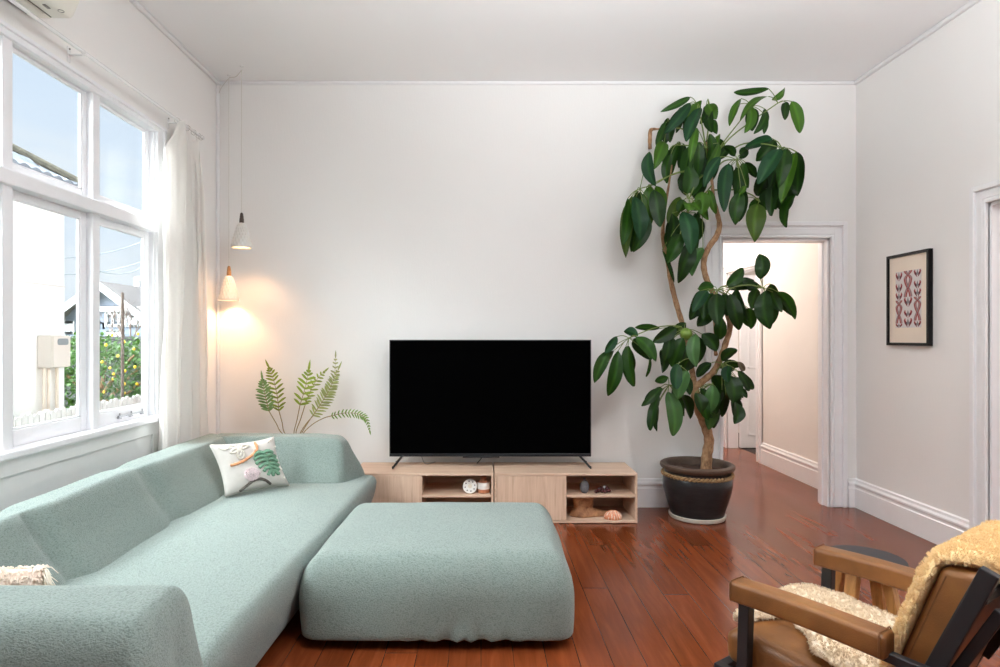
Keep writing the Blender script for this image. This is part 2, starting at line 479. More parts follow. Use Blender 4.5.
# stepped architraves
def casing_steps(w): return [(0, w, .014), (.0, .022, .030), (.030, w * .62, .022), (w - .034, w, .034)]
def casing_back(name, x0, x1, zt, w, y, sgn, mat=M_trim, foot=True):
    """Architrave round an opening x0..x1 up to zt on a wall at y, standing out in direction sgn"""
    bm = B()
    for a, b, d in casing_steps(w):
        lo, hi = (y + sgn * d, y) if sgn < 0 else (y, y + sgn * d)
        box(bm, (x0 - b, lo, 0), (x0 - a, hi, zt + b), .004, seg=1); box(bm, (x1 + a, lo, 0), (x1 + b, hi, zt + b), .004, seg=1)
        box(bm, (x0 - a - .001, lo, zt + a), (x1 + a + .001, hi, zt + b), .004, seg=1)
    struct(name, bm, mat, smooth=False)
casing_back('trim_5', DX0, DX1, DZ, .13, YW, -1)
bm = B()      # jamb lining of the hall doorway
box(bm, (DX0 - .001, YW - .004, 0), (DX0 + .018, YW + WT + .004, DZ), .002); box(bm, (DX1 - .018, YW - .004, 0), (DX1 + .001, YW + WT + .004, DZ), .002)
box(bm, (DX0, YW - .004, DZ - .018), (DX1, YW + WT + .004, DZ + .001), .002)
box(bm, (DX1 - .03, YW + .05, 0), (DX1 - .016, YW + .09, DZ), .002); box(bm, (DX0 + .016, YW + .05, 0), (DX0 + .03, YW + .09, DZ), .002)
struct('trim_6', bm, M_trim, smooth=False)
def casing_side(name, y0, y1, zt, w, x, sgn):
    bm = B()
    for a, b, d in casing_steps(w):
        lo, hi = (x + sgn * d, x) if sgn < 0 else (x, x + sgn * d)
        box(bm, (lo, y0 - b, 0), (hi, y0 - a, zt + b), .004, seg=1); box(bm, (lo, y1 + a, 0), (hi, y1 + b, zt + b), .004, seg=1)
        box(bm, (lo, y0 - a - .001, zt + a), (hi, y1 + a + .001, zt + b), .004, seg=1)
    struct(name, bm, M_trim, smooth=False)
casing_side('trim_7', SY0, SY1, DZ, .115, XR, -1)
bm = B()
box(bm, (XR - .004, SY1 - .018, 0), (XR + WT + .004, SY1 + .001, DZ), .002); box(bm, (XR - .004, SY0 - .001, 0), (XR + WT + .004, SY0 + .018, DZ), .002)
box(bm, (XR - .004, SY0, DZ - .018), (XR + WT + .004, SY1, DZ + .001), .002); box(bm, (XR + .045, SY1 - .032, 0), (XR + .085, SY1 - .016, DZ), .002)
struct('trim_8', bm, M_trim, smooth=False)

# ---- hall behind the doorway
M_hallwall = wall_mat('hall_wallpaper_white', rgb(238, 232, 226))
HZ = 3.0
bm = B()
box(bm, (HX, YW + WT, 0), (HX + .12, HY0, HZ)); box(bm, (HX, HY1, 0), (HX + .12, HEND, HZ)); box(bm, (HX, HY0, DZ), (HX + .12, HY1, HZ))
struct('wall_hall_right', bm, M_hallwall)
bm = B(); box(bm, (1.5, YW + WT, 0), (1.6, HEND, HZ)); struct('wall_hall_left', bm, M_hallwall)
bm = B(); box(bm, (1.5, HEND, 0), (HX + .12, HEND + .1, HZ)); struct('wall_hall_end', bm, M_hallwall)
bm = B(); box(bm, (1.5, YW + WT, HZ), (HX + .12, HEND + .1, HZ + .08)); struct('ceiling_hall', bm, M_ceil)
skirt('baseboard_hall_near', (HX, YW + WT, 0), (HX, HY0 - .1, 0), (-1, 0, 0))
skirt('baseboard_hall_far', (HX, HY1 + .1, 0), (HX, HEND, 0), (-1, 0, 0))
skirt('baseboard_hall_end', (1.6, HEND, 0), (HX, HEND, 0), (0, -1, 0))
casing_side('trim_9', HY0, HY1, DZ, .1, HX, -1)
bm = B()
box(bm, (HX - .004, HY1 - .018, 0), (HX + .124, HY1 + .001, DZ), .002); box(bm, (HX - .004, HY0 - .001, 0), (HX + .124, HY0 + .018, DZ), .002)
box(bm, (HX - .004, HY0, DZ - .018), (HX + .124, HY1, DZ + .001), .002)
struct('trim_10', bm, M_trim, smooth=False)
# the room off the hall: its door stands open against the light
bm = B(); box(bm, (HX + .12, HY0 - 1.2, -.08), (HX + 2.4, HY1 + 1.2, -.002)); struct('floor_bedroom', bm, plain('dark_carpet', rgb(62, 54, 50), .95, var=.2, scale=60, bump=.5))
bm = B(); box(bm, (HX + 2.4, HY0 - 1.2, 0), (HX + 2.5, HY1 + 1.2, 2.6)); box(bm, (HX + .12, HY1 + 1.2, 0), (HX + 2.5, HY1 + 1.3, 2.6)); box(bm, (HX + .12, HY0 - 1.3, 0), (HX + 2.5, HY0 - 1.2, 2.6))
struct('wall_bedroom', bm, M_hallwall)
bm = B(); box(bm, (HX + .1, HY0 - 1.3, 2.6), (HX + 2.5, HY1 + 1.3, 2.7)); struct('ceiling_bedroom', bm, M_ceil)
d = sempty('door_1', (HX + .13, HY1, 0))
bm = B(); X0, X1, Yf = HX + .13, HX + .93, HY1 - .06
box(bm, (X0, Yf, .012), (X1, Yf + .04, DZ - .03), .003)
for (z0, z1) in ((.16, .78), (.98, 1.98)):
    for (a, b) in ((.09, .37), (.43, .71)):
        for (lo, hi) in (((X0 + a, z0), (X0 + a + .02, z1)), ((X0 + b - .02, z0), (X0 + b, z1)), ((X0 + a, z0), (X0 + b, z0 + .02)), ((X0 + a, z1 - .02), (X0 + b, z1))):
            box(bm, (lo[0], Yf - .008, lo[1]), (hi[0], Yf + .001, hi[1]), .003, seg=1)
obj('door_leaf', bm, M_trim, d, smooth=False)
bm = B(); lathe(bm, [(0, 0), (.026, .002), (.028, .012), (.012, .02), (.012, .04), (.026, .05), (.024, .07), (0, .075)], (X1 - .06, Yf, 1.0), 16, Matrix.Rotation(PI / 2, 4, 'X'))
obj('door_knob', bm, plain('brass_knob', rgb(190, 150, 80), .3, 1.0), d)
# the room past the side doorway
bm = B(); box(bm, (XR + WT, 1.2, -.08), (5.2, 4.8, -.002)); struct('floor_study', bm, M_floor)
bm = B(); box(bm, (5.2, 1.2, 0), (5.3, 4.8, 2.8)); box(bm, (XR + WT, 4.8, 0), (5.3, 4.9, 2.8)); box(bm, (XR + WT, 1.1, 0), (5.3, 1.2, 2.8)); struct('wall_study', bm, M_wall)
bm = B(); box(bm, (XR + WT, 1.1, 2.8), (5.3, 4.9, 2.9)); struct('ceiling_study', bm, M_ceil)

# ---- the window
w = sempty('window_1', (XL, 2.7, WZ0))
bm = B()      # head, jambs
box(bm, (XL - .066, WY0 - .001, 2.685), (XL, WY1 + .001, WZ1 + .001), .003); box(bm, (XL - .066, WY1 - .03, WZ0), (XL, WY1 + .001, WZ1), .003)
box(bm, (XL - .066, WY0, WZ0), (XL, WY0 + .03, WZ1), .003)
obj('window_frame', bm, M_frame, w, smooth=False)
bm = B()      # casing on the room side
box(bm, (XL - .001, WY0 - .1, 2.685), (XL + .020, 4.05, 2.722), .004); box(bm, (XL - .001, WY0 - .1, 2.715), (XL + .032, 4.055, 2.735), .004)
box(bm, (XL - .001, 3.950, WZ0), (XL + .020, 4.045, 2.69), .004); box(bm, (XL - .001, 4.02, WZ0), (XL + .030, 4.05, 2.72), .004)
box(bm, (XL - .001, WY0 - .1, WZ0), (XL + .020, WY0 + .012, 2.69), .004)
obj('window_casing', bm, M_frame, w, smooth=False)
bm = B(); box(bm, (XL - .10, WY0 - .12, .815), (XL + .055, 4.075, .852), .010); obj('window_sill', bm, M_frame, w, smooth=False)
MULL = [2.088, 2.715, 3.342]
for y in MULL:
    bm = B(); box(bm, (XL - .058, y - .030, WZ0), (XL + .006, y + .030, WZ1), .004); obj('mullion', bm, M_frame, w, smooth=False)
bm = B(); box(bm, (XL - .058, WY0 + .01, 2.030), (XL + .03, 3.925, 2.098), .006); obj('transom', bm, M_frame, w, smooth=False)
edges = [WY0 + .03] + [e for y in MULL for e in (y - .030, y + .030)] + [WY1 - .03]
for b in range(4):
    y0, y1 = edges[2 * b], edges[2 * b + 1]
    for kind, z0, z1, st, br, tr in (('upper', 2.098, 2.686, .032, .05, .02), ('lower', .850, 2.030, .048, .078, .045)):
        bm = B(); xa, xb = XL - .055, XL - .030
        box(bm, (xa, y0, z0), (xb, y0 + st, z1), .004, seg=1); box(bm, (xa, y1 - st, z0), (xb, y1, z1), .004, seg=1)
        box(bm, (xa, y0 + st - .002, z0), (xb, y1 - st + .002, z0 + br), .004, seg=1); box(bm, (xa, y0 + st - .002, z1 - tr), (xb, y1 - st + .002, z1), .004, seg=1)
        # glazing bead
        box(bm, (xa + .006, y0 + st - .001, z0 + br), (xb - .006, y0 + st + .008, z1 - tr), 0); box(bm, (xa + .006, y1 - st - .008, z0 + br), (xb - .006, y1 - st + .001, z1 - tr), 0)
        box(bm, (xa + .006, y0 + st, z0 + br - .001), (xb - .006, y1 - st, z0 + br + .008), 0)
        s = obj('sash', bm, M_frame, w, smooth=False)
        bm = B(); box(bm, (XL - .048, y0 + st - .006, z0 + br - .006), (XL - .045, y1 - st + .006, z1 - tr + .006)); obj('pane', bm, M_glass, s, smooth=False)
        if b == 3 and kind == 'lower':
            bm = B(); zz = z0 + .022
            tube(bm, [(xb + .012, 3.58, zz + .016), (xb + .014, 3.84, zz + .016)], .005, 8)
            for yy in (3.60, 3.72, 3.84):
                box(bm, (xb - .002, yy - .012, zz), (xb + .016, yy + .012, zz + .008), .002); tube(bm, [(xb + .010, yy, zz), (xb + .010, yy, zz + .034)], .0045, 8)
            obj('stay_latch', bm, plain('dull_metal_catch', rgb(176, 176, 180), .35, .7), s)
            bm = B(); box(bm, (XL - .032, y0 + .012, 1.40), (XL - .012, y0 + .034, 1.45), .004); tube(bm, [(XL - .02, y0 + .022, 1.44), (XL + .004, y0 + .03, 1.432), (XL + .006, y0 + .034, 1.40)], .006, 8)
            obj('catch', bm, M_black, s)
bm = B(); box(bm, (XL - .001, WY0 - .1, .735), (XL + .018, 4.05, .818), .004); struct('trim_11', bm, M_panelpaint, smooth=False)
bm = B()      # dado panelling under the sill
box(bm, (XL - .001, 3.90, .23), (XL + .016, 3.975, .737), .003); box(bm, (XL - .001, 1.2, .23), (XL + .016, 1.3, .737), .003)
box(bm, (XL - .001, 1.3, .23), (XL + .004, 3.9, .737)); box(bm, (XL - .001, 4.02, .23), (XL + .010, 4.05, .737), .003)
struct('trim_12', bm, M_panelpaint, smooth=False)

# ---- heat pump over the window
hp = thing('heat_pump', 'white wall-mounted heat pump high on the wall above the window', 'air conditioner', (XL, 2.4, 2.86))
def hp_f(p, u):
    if u.x > 0 and u.z < 0: p = Vector((p.x - .05 * max(0, u.x) * smoothstep(0, 1, -u.z) ** 1.2, p.y, p.z))
    return p
M_hp = plain('warm_white_plastic', rgb(236, 233, 222), .35, var=.015, bump=.02)
bm = B(); rbox(bm, (XL + .002, 2.03, 2.858), (XL + .235, 2.900, 3.17), (.035, .03, .035), (4, 8, 6), hp_f); obj('body', bm, M_hp, hp)
M_gap = plain('shadow_gap_grey', rgb(120, 116, 108), .6)
bm = B(); box(bm, (XL + .035, 2.1, 2.848), (XL + .085, 2.83, 2.864), .005); obj('air_outlet', bm, M_hp, hp)
bm = B(); box(bm, (XL + .090, 2.06, 2.855), (XL + .095, 2.865, 2.862)); obj('outlet_seam', bm, M_gap, hp)
bm = B(); box(bm, (XL + .003, 2.06, 2.85), (XL + .028, 2.83, 2.864), .003); obj('bracket', bm, plain('dark_bracket', rgb(70, 64, 60), .6), hp)
bm = B(); box(bm, (-1.982, 2.755, 2.8545), (-1.968, 2.79, 2.8585), .0008); obj('indicator_window', bm, plain('indicator_grey', rgb(132, 128, 122), .4), hp)
bm = B(); tube(bm, [(-1.938 + .012 * math.cos(a), 2.815 + .012 * math.sin(a), 2.8585) for a in [2 * PI * k / 20 for k in range(21)]], .0015, 6, cap=False); obj('round_badge', bm, plain('indicator_grey', rgb(132, 128, 122), .4), hp)
# ------------------------------------------------------------------ camera, sky, light
cam = bpy.data.cameras.new('camera'); co = bpy.data.objects.new('camera', cam); COL.objects.link(co)
co.location = (0, 0, CAMZ); co.rotation_euler = (PI / 2, 0, 0)
cam.sensor_fit = 'HORIZONTAL'; cam.sensor_width = 36; cam.lens = F * 36 / 1000
cam.shift_x = (500 - CX) / 1000; cam.shift_y = -(333.5 - CY) / 1000
cam.clip_start = .05; cam.clip_end = 300
scene.camera = co

W = bpy.data.worlds.new('sky'); scene.world = W; W.use_nodes = True; nt = W.node_tree; nt.nodes.clear()
def wn(t, **k):
    x = nt.nodes.new(t)
    for a, v in k.items(): setattr(x, a, v)
    return x
tc = wn('ShaderNodeTexCoord'); sx = wn('ShaderNodeSeparateXYZ'); nt.links.new(tc.outputs['Generated'], sx.inputs[0])
rp = wn('ShaderNodeValToRGB'); e = rp.color_ramp.elements
e[0].position = 0.0; e[0].color = rgb(228, 239, 250); e[1].position = .65; e[1].color = rgb(196, 219, 250)
m = e.new(.28); m.color = rgb(219, 234, 252)
nt.links.new(sx.outputs[2], rp.inputs[0])
mp = wn('ShaderNodeMapping'); mp.inputs['Scale'].default_value = (1.2, 1.2, 4.0); nt.links.new(tc.outputs['Generated'], mp.inputs[0])
nz = wn('ShaderNodeTexNoise'); nz.inputs['Scale'].default_value = 2.6; nz.inputs['Detail'].default_value = 7; nz.inputs['Roughness'].default_value = .6
nt.links.new(mp.outputs[0], nz.inputs['Vector'])
cr = wn('ShaderNodeValToRGB'); cr.color_ramp.elements[0].position = .45; cr.color_ramp.elements[0].color = (0, 0, 0, 1); cr.color_ramp.elements[1].position = .72; cr.color_ramp.elements[1].color = (.75, .75, .75, 1)
nt.links.new(nz.outputs['Fac'], cr.inputs[0])
mx = wn('ShaderNodeMix', data_type='RGBA'); nt.links.new(cr.outputs[0], mx.inputs[0]); nt.links.new(rp.outputs[0], mx.inputs[6]); mx.inputs[7].default_value = rgb(246, 249, 252)
# the sky is far brighter high up round the veiled sun, and a little brighter behind the house
def glowmap(direction, lo, hi, amount):
    d = wn('ShaderNodeVectorMath', operation='DOT_PRODUCT'); d.inputs[1].default_value = Vector(direction).normalized(); nt.links.new(tc.outputs['Generated'], d.inputs[0])
    m = wn('ShaderNodeMapRange', interpolation_type='SMOOTHSTEP'); m.inputs[1].default_value = lo; m.inputs[2].default_value = hi; m.inputs[3].default_value = 0; m.inputs[4].default_value = amount
    nt.links.new(d.outputs['Value'], m.inputs[0]); return m.outputs[0]
g1 = glowmap((-.74, -.28, .58), .5, .98, SKY_SUN); g2 = glowmap((.2, -1, .3), -.1, .9, SKY_BACK)
ad = wn('ShaderNodeMath', operation='ADD'); nt.links.new(g1, ad.inputs[0]); nt.links.new(g2, ad.inputs[1])
st = wn('ShaderNodeMath', operation='ADD'); nt.links.new(ad.outputs[0], st.inputs[0]); st.inputs[1].default_value = SKY_FRONT
dv = wn('ShaderNodeMath', operation='DIVIDE'); nt.links.new(ad.outputs[0], dv.inputs[0]); nt.links.new(st.outputs[0], dv.inputs[1])
mb = wn('ShaderNodeMix', data_type='RGBA'); nt.links.new(dv.outputs[0], mb.inputs[0]); nt.links.new(mx.outputs[2], mb.inputs[6]); mb.inputs[7].default_value = (.93, .98, 1.0, 1)
bg = wn('ShaderNodeBackground'); ow = wn('ShaderNodeOutputWorld')
nt.links.new(mb.outputs[2], bg.inputs[0]); nt.links.new(st.outputs[0], bg.inputs[1]); nt.links.new(bg.outputs[0], ow.inputs[0])

def lamp(name, kind, loc, power, col=(1, 1, 1), size=.1, rot=None, **k):
    l = bpy.data.lights.new(name, kind); l.energy = power; l.color = col
    if kind == 'AREA': l.shape = 'RECTANGLE'; l.size = size if not isinstance(size, tuple) else size[0]; l.size_y = size if not isinstance(size, tuple) else size[1]
    elif kind in ('POINT', 'SPOT'): l.shadow_soft_size = size
    for a, v in k.items():
        try: setattr(l, a, v)
        except Exception: setattr(l.cycles, a, v)
    o = bpy.data.objects.new(name, l); COL.objects.link(o); o.location = loc
    if rot: o.rotation_euler = rot
    return o
# light portals guide the sampling through the openings; they give off nothing themselves
pl = lamp('window_portal', 'AREA', (XL - .2, (WY0 + WY1) / 2, (WZ0 + WZ1) / 2), 1, size=(WZ1 - WZ0, WY1 - WY0), rot=(0, -PI / 2, 0)); pl.data.cycles.is_portal = True
pl = lamp('rear_portal', 'AREA', (.85, YB - .15, 1.9), 1, size=(1.3, 1.2), rot=(PI / 2, 0, 0)); pl.data.cycles.is_portal = True
# unseen fill light added overhead to brighten the room; then the hall lamp
lamp('room_fill_light', 'POINT', (1.1, 1.3, 2.9), ROOM_W, (.92, .97, 1.0), .28)
lamp('hall_ceiling_lamp', 'POINT', (2.05, 7.0, 2.62), HALL_W, (1, .93, .87), .14)
# added unseen fill spot, aimed up to brighten the ceiling and far wall
lamp('up_fill_light', 'SPOT', (.6, .3, 1.75), UP_W, (.92, .97, 1), .5, (PI - math.radians(26), 0, math.radians(-16)), spot_size=math.radians(118), spot_blend=.8)
lamp('study_ceiling_lamp', 'POINT', (4.2, 2.9, 2.5), 25, (1, .95, .9), .15)
lamp('bedroom_ceiling_lamp', 'POINT', (4.2, 6.4, 2.3), 22, (1, .95, .92), .15)
vs = scene.view_settings
scene.display_settings.display_device = 'sRGB'
vs.view_transform = 'Standard'; vs.look = 'None'; vs.gamma = 1; vs.exposure = EXPOSURE; vs.use_curve_mapping = False
cy = scene.cycles
cy.use_denoising = True; cy.max_bounces = 10; cy.diffuse_bounces = 7; cy.glossy_bounces = 4; cy.transparent_max_bounces = 16; cy.transmission_bounces = 6
cy.sample_clamp_indirect = 6; cy.caustics_reflective = False; cy.caustics_refractive = False
# ------------------------------------------------------------------ outside the window
GZ = -.35
bm = B(); box(bm, (-30, -6, GZ - .3), (XL - .2, 40, GZ)); struct('ground', bm, plain('worn_lawn_and_concrete', rgb(96, 100, 82), .9, var=.1, scale=3))
# neighbour's rendered house, close by
NX, NY = -4.34, 6.36
nb = thing('neighbour_house', 'white rendered house side wall with tiled roof close outside the window', 'house', (NX, 4.0, GZ))
M_render = plain('white_render', rgb(240, 237, 233), .85, var=.01, scale=9, bump=.1)
bm = B(); box(bm, (NX - 4, -1.0, GZ), (NX, NY, 2.95), .01)
obj('wall', bm, M_render, nb, smooth=False)
bm = B(); box(bm, (NX - .002, -1, 1.875), (NX + .004, NY + .002, 1.887)); obj('wall_joint', bm, plain('render_joint_grey', rgb(205, 200, 194), .8), nb)
EX, EY, EZ = -4.20, 6.45, 2.915      # eave corner, where the hip comes down
bm = B(); box(bm, (NX - .05, -1.2, EZ - .05), (EX, EY, EZ - .02), .005); box(bm, (EX - .05, -1.2, EZ - .07), (EX + .02, EY + .02, EZ - .015), .02); obj('gutter', bm, plain('gutter_white', rgb(236, 236, 234), .5), nb)
def rooftile(u, v):
    y = -1.2 + u * (EY + 1.2); d = v * 3.0
    d = min(d, EY - y) if y > EY - 3 else d
    row = d / .28
    z = EZ + d * .6 + .03 * abs(math.sin(PI * y / .15)) - .04 * (row % 1) + .02
    return Vector((EX - d, y, z))
bm = B(); g = sheet(bm, rooftile, 320, 40)
bmesh.ops.remove_doubles(bm, verts=bm.verts[:], dist=.0005)
r = bmesh.ops.extrude_face_region(bm, geom=bm.faces[:]); bmesh.ops.translate(bm, vec=(0, 0, -.05), verts=[v for v in r['geom'] if isinstance(v, bmesh.types.BMVert)])
vv = [bm.verts.new(c) for c in ((EX, EY, EZ), (EX - 3, EY - 3, EZ + 1.8), (EX - 6, EY, EZ))]; bm.faces.new(vv)
obj('roof', bm, plain('grey_roof_tile', rgb(132, 138, 146), .8, var=.3, scale=14, bump=.3), nb, angle=60)
bm = B(); tube(bm, [(EX - i * .25 + .02, EY - i * .25 + .02, EZ + .05 + i * .25 * .6) for i in range(13)], .038, 8); obj('hip_capping', bm, plain('lichen_tile', rgb(112, 108, 94), .9, var=.3, scale=25, bump=.4), nb)

# meter box and its conduits on that wall
MY0, MY1, MZ0, MZ1 = 5.96, 6.22, 1.055, 1.375
mb_ = thing('meter_box', 'cream electricity meter box with small grey window on the white house wall', 'meter box', (NX, (MY0 + MY1) / 2, MZ0))
M_box = plain('cream_meter_box', rgb(206, 196, 186), .45, var=.01, bump=.02)
bm = B(); box(bm, (NX + .002, MY0, MZ0), (NX + .145, MY1, MZ1), .008); obj('case', bm, M_box, mb_, smooth=False)
bm = B(); box(bm, (NX + .146, MY0 + .006, MZ0 + .006), (NX + .16, MY1 - .006, MZ1 - .006), .005); dr = obj('door', bm, M_box, mb_, smooth=False)
bm = B(); rbox(bm, (NX + .158, MY0 + .06, MZ1 - .095), (NX + .164, MY1 - .04, MZ1 - .03), (.0028, .025, .025), (1, 2, 2)); obj('meter_window', bm, plain('grey_meter_window', rgb(120, 126, 128), .3), dr)
for k, (yy, xx, nm) in enumerate(((MY0 + .03, NX + .05, 0), (MY0 + .09, NX + .05, 0), (MY1 - .02, NX + .03, 1))):
    bm = B(); tube(bm, [(xx, yy, MZ0 + .004), (xx, yy, GZ + .02)], .016, 10)
    c = obj('conduit_pipe', bm, plain('beige_conduit', rgb(228, 212, 196), .5), None, loc=(xx, yy, GZ))
    tag(c, ('beige conduit pipe on the white wall, under the near edge of the meter box', 'beige conduit pipe on the white wall, second along under the meter box', 'beige conduit pipe on the white wall, under the far edge of the meter box')[k], 'pipe', 'conduit pipes under the meter box')

# low white picket fence
FX = -3.3
pf = thing('picket_fence', 'low white picket fence running along outside the window', 'fence', (FX, 5, GZ))
M_pick = plain('white_picket_paint', rgb(188, 187, 184), .6, var=.03, scale=20)
for z in (.1, .6):
    bm = B(); box(bm, (FX - .045, 2.6, z), (FX - .012, 7.6, z + .07), .004); obj('rail', bm, M_pick, pf, smooth=False)
k = 0; y = 2.62
while y < 7.5:
    bm = B(); hh = .80 + .012 * math.sin(k * 2.1)
    M = Matrix(((0, 0, 1, FX - .010), (1, 0, 0, y), (0, 1, 0, 0), (0, 0, 0, 1)))
    prism(bm, [(0, GZ + .03), (.05, GZ + .03), (.05, hh - .02), (.038, hh - .004), (.025, hh), (.012, hh - .004), (0, hh - .02)], 0, .02, M)
    obj('picket', bm, M_pick, pf, smooth=False); y += .0585; k += 1

# dark boundary fence behind the lemon tree
bf = thing('boundary_fence', 'dark stained paling fence behind the lemon tree', 'fence', (-6.5, 11.0, GZ))
M_dkf = plain('dark_fence_stain', rgb(62, 62, 66), .8, var=.25, scale=6)
for k in range(20):
    a = Vector((-10.0 + k * .3, 11.0, 0)); bm = B(); box(bm, (a.x, 11.0, GZ), (a.x + .285, 11.03, 1.37), .004); obj('paling', bm, M_dkf, bf, smooth=False)
bm = B(); box(bm, (-10.0, 10.96, 1.33), (-4.0, 11.08, 1.38), .004); obj('capping', bm, M_dkf, bf, smooth=False)

# lemon tree
def small_leaf(bm, p, d, up, L, wd):
    d = d.normalized(); s = d.cross(up)
    if s.length < 1e-4: s = d.cross(Vector((1, 0, 0)))
    s.normalize(); n = s.cross(d)
    a = bm.verts.new(p); b = bm.verts.new(p + d * L * .5 + s * wd + n * L * .06); c = bm.verts.new(p + d * L - n * L * .12); e_ = bm.verts.new(p + d * L * .5 - s * wd + n * L * .06); m_ = bm.verts.new(p + d * L * .5)
    fs = [bm.faces.new((a, b, m_)), bm.faces.new((b, c, m_)), bm.faces.new((c, e_, m_)), bm.faces.new((e_, a, m_))]
    return fs
def tint_layer(bm): return bm.loops.layers.float_color.new('tint')
def paint(fs, lay, c):
    for f in fs:
        for l in f.loops: l[lay] = c
M_lemleaf = leafmat('lemon_leaf', .4)
lt = thing('lemon_tree', 'bushy green lemon tree full of yellow lemons beyond the picket fence', 'tree', (-5.6, 9.2, GZ))
LC = Vector((-5.75, 9.2, .62)); LR = Vector((1.25, .75, .78))
rnd = random.Random(3)
bm = B(); lay = tint_layer(bm)
for i in range(7000):
    v = Vector((rnd.gauss(0, 1), rnd.gauss(0, 1), rnd.gauss(0, 1))).normalized(); r_ = rnd.uniform(.35, 1.0) ** .5
    q = Vector((v.x * LR.x, v.y * LR.y, v.z * LR.z)) * r_
    q *= 1 + .18 * noise.noise(v * 2.2)
    p = LC + q
    d = (v * .6 + Vector((rnd.uniform(-1, 1), rnd.uniform(-1, 1), rnd.uniform(-1, .5)))).normalized()
    g = rnd.uniform(.6, 1.25)
    paint(small_leaf(bm, p, d, Vector((rnd.uniform(-.4, .4), rnd.uniform(-.4, .4), 1)), rnd.uniform(.07, .12), rnd.uniform(.018, .028)), lay, (.075 * g, .17 * g, .035 * g, 1))
obj('foliage', bm, M_lemleaf, lt, angle=180)
bm = B()
tube(bm, smooth_path([(LC.x, LC.y, GZ), (LC.x + .03, LC.y, .1), (LC.x - .05, LC.y + .04, .6)], 4), [.06, .06, .055, .055, .05, .05, .045, .04, .035], 8)
for k in range(7):
    a = k * 2.4; tube(bm, smooth_path([(LC.x, LC.y, .1 + .06 * k), (LC.x + .4 * math.cos(a), LC.y + .3 * math.sin(a), .5 + .06 * k), (LC.x + .8 * math.cos(a), LC.y + .5 * math.sin(a), .8 + .06 * k)], 4), [.03] * 4 + [.02] * 4 + [.01], 6)
obj('trunk', bm, M_bark, lt)
M_lemon = plain('lemon_skin', rgb(240, 196, 30), .45, var=.1, scale=40, bump=.2)
lem = [(102, 362), (124, 342), (112, 335), (134, 349), (113.5, 374), (113, 379), (124.5, 384), (104, 392), (124.5, 393), (137, 384), (110, 368), (125, 371), (135, 367), (138, 334), (97, 350), (129, 400), (118, 356), (106, 345)]
for k, (px, py) in enumerate(lem):
    p = P(px, py, 8.52 + .05 * (k % 3)); bm = B(); rr = .019
    lathe(bm, [(0, -rr * 1.35), (rr * .3, -rr * 1.2), (rr * .75, -rr * .7), (rr, 0), (rr * .8, rr * .7), (rr * .35, rr * 1.15), (0, rr * 1.25)], p, 12, Matrix.Rotation(.3 * (k % 5) - .6, 4, 'X'))
    obj('lemon', bm, M_lemon, lt)

# grey weatherboard bungalow behind
HYc = 24.0
gh = thing('weatherboard_house', 'grey weatherboard gabled house behind the lemon tree with white bargeboards', 'house', (-15.0, HYc, GZ))
M_wb = plain('grey_weatherboard', rgb(122, 132, 148), .8, var=.03, scale=5)
M_wtrim = plain('white_exterior_trim', rgb(196, 198, 201), .6, var=.02)
M_groof = plain('brown_grey_roofing', rgb(128, 122, 120), .85, var=.12, scale=4)
pk = P(104, 284, HYc); rt = P(147, 316, HYc); lf = P(61, 316, HYc)
bm = B()
nb_ = 16
for i in range(nb_):    # lapped boards under the gable
    z0 = GZ + (pk.z - .15 - GZ) * i / nb_; z1 = GZ + (pk.z - .15 - GZ) * (i + 1) / nb_
    def hw(z):
        return (rt.x - pk.x - .2) * min(1, (pk.z - z) / (pk.z - rt.z))
    a0, a1 = hw(z0), max(.02, hw(z1))
    M = Matrix(((1, 0, 0, 0), (0, 0, 1, HYc), (0, 1, 0, 0), (0, 0, 0, 1)))
    prism(bm, [(pk.x - a0, z0), (pk.x + a0, z0), (pk.x + a1, z1), (pk.x - a1, z1)], .0 - .01 * 0, 7.0 - .0, M)
    box(bm, (pk.x - a0, HYc - .03, z0), (pk.x + a0, HYc, z0 + .03))
obj('wall', bm, M_wb, gh, smooth=False)
bm = B()
for sgn, en in ((1, rt), (-1, lf)):
    dv = Vector((en.x - pk.x, 0, en.z - pk.z)); ln = dv.length; dv.normalize(); nr = Vector((-dv.z, 0, dv.x)) * sgn
    if nr.z < 0: nr = -nr
    M = Matrix(((dv.x, nr.x, 0, pk.x), (0, 0, 1, HYc - .45), (dv.z, nr.z, 0, pk.z), (0, 0, 0, 1)))
    prism(bm, [(-.05, -.04), (ln + .3, -.04), (ln + .3, .08), (-.05, .08)], 0, 8.0, M)
obj('roof', bm, M_groof, gh, smooth=False)
for sgn, en in ((1, rt), (-1, lf)):
    bm = B(); dv = Vector((en.x - pk.x, 0, en.z - pk.z)); ln = dv.length; dv.normalize(); nr = Vector((-dv.z, 0, dv.x)) * sgn
    if nr.z < 0: nr = -nr
    M = Matrix(((dv.x, nr.x, 0, pk.x), (0, 0, 1, HYc - .5), (dv.z, nr.z, 0, pk.z), (0, 0, 0, 1)))
    prism(bm, [(-.02, -.16), (ln + .3, -.16), (ln + .3, .10), (-.02, .10)], 0, .06, M); obj('bargeboard', bm, M_wtrim, gh, smooth=False)
bm = B(); a = P(96, 309, HYc - .1); b = P(142, 309, HYc - .1); box(bm, (a.x, HYc - .12, a.z - .1), (b.x, HYc + .02, a.z + .1)); obj('gable_band', bm, M_wtrim, gh, smooth=False)
M_hw = plain('dark_house_window', rgb(74, 84, 96), .2)
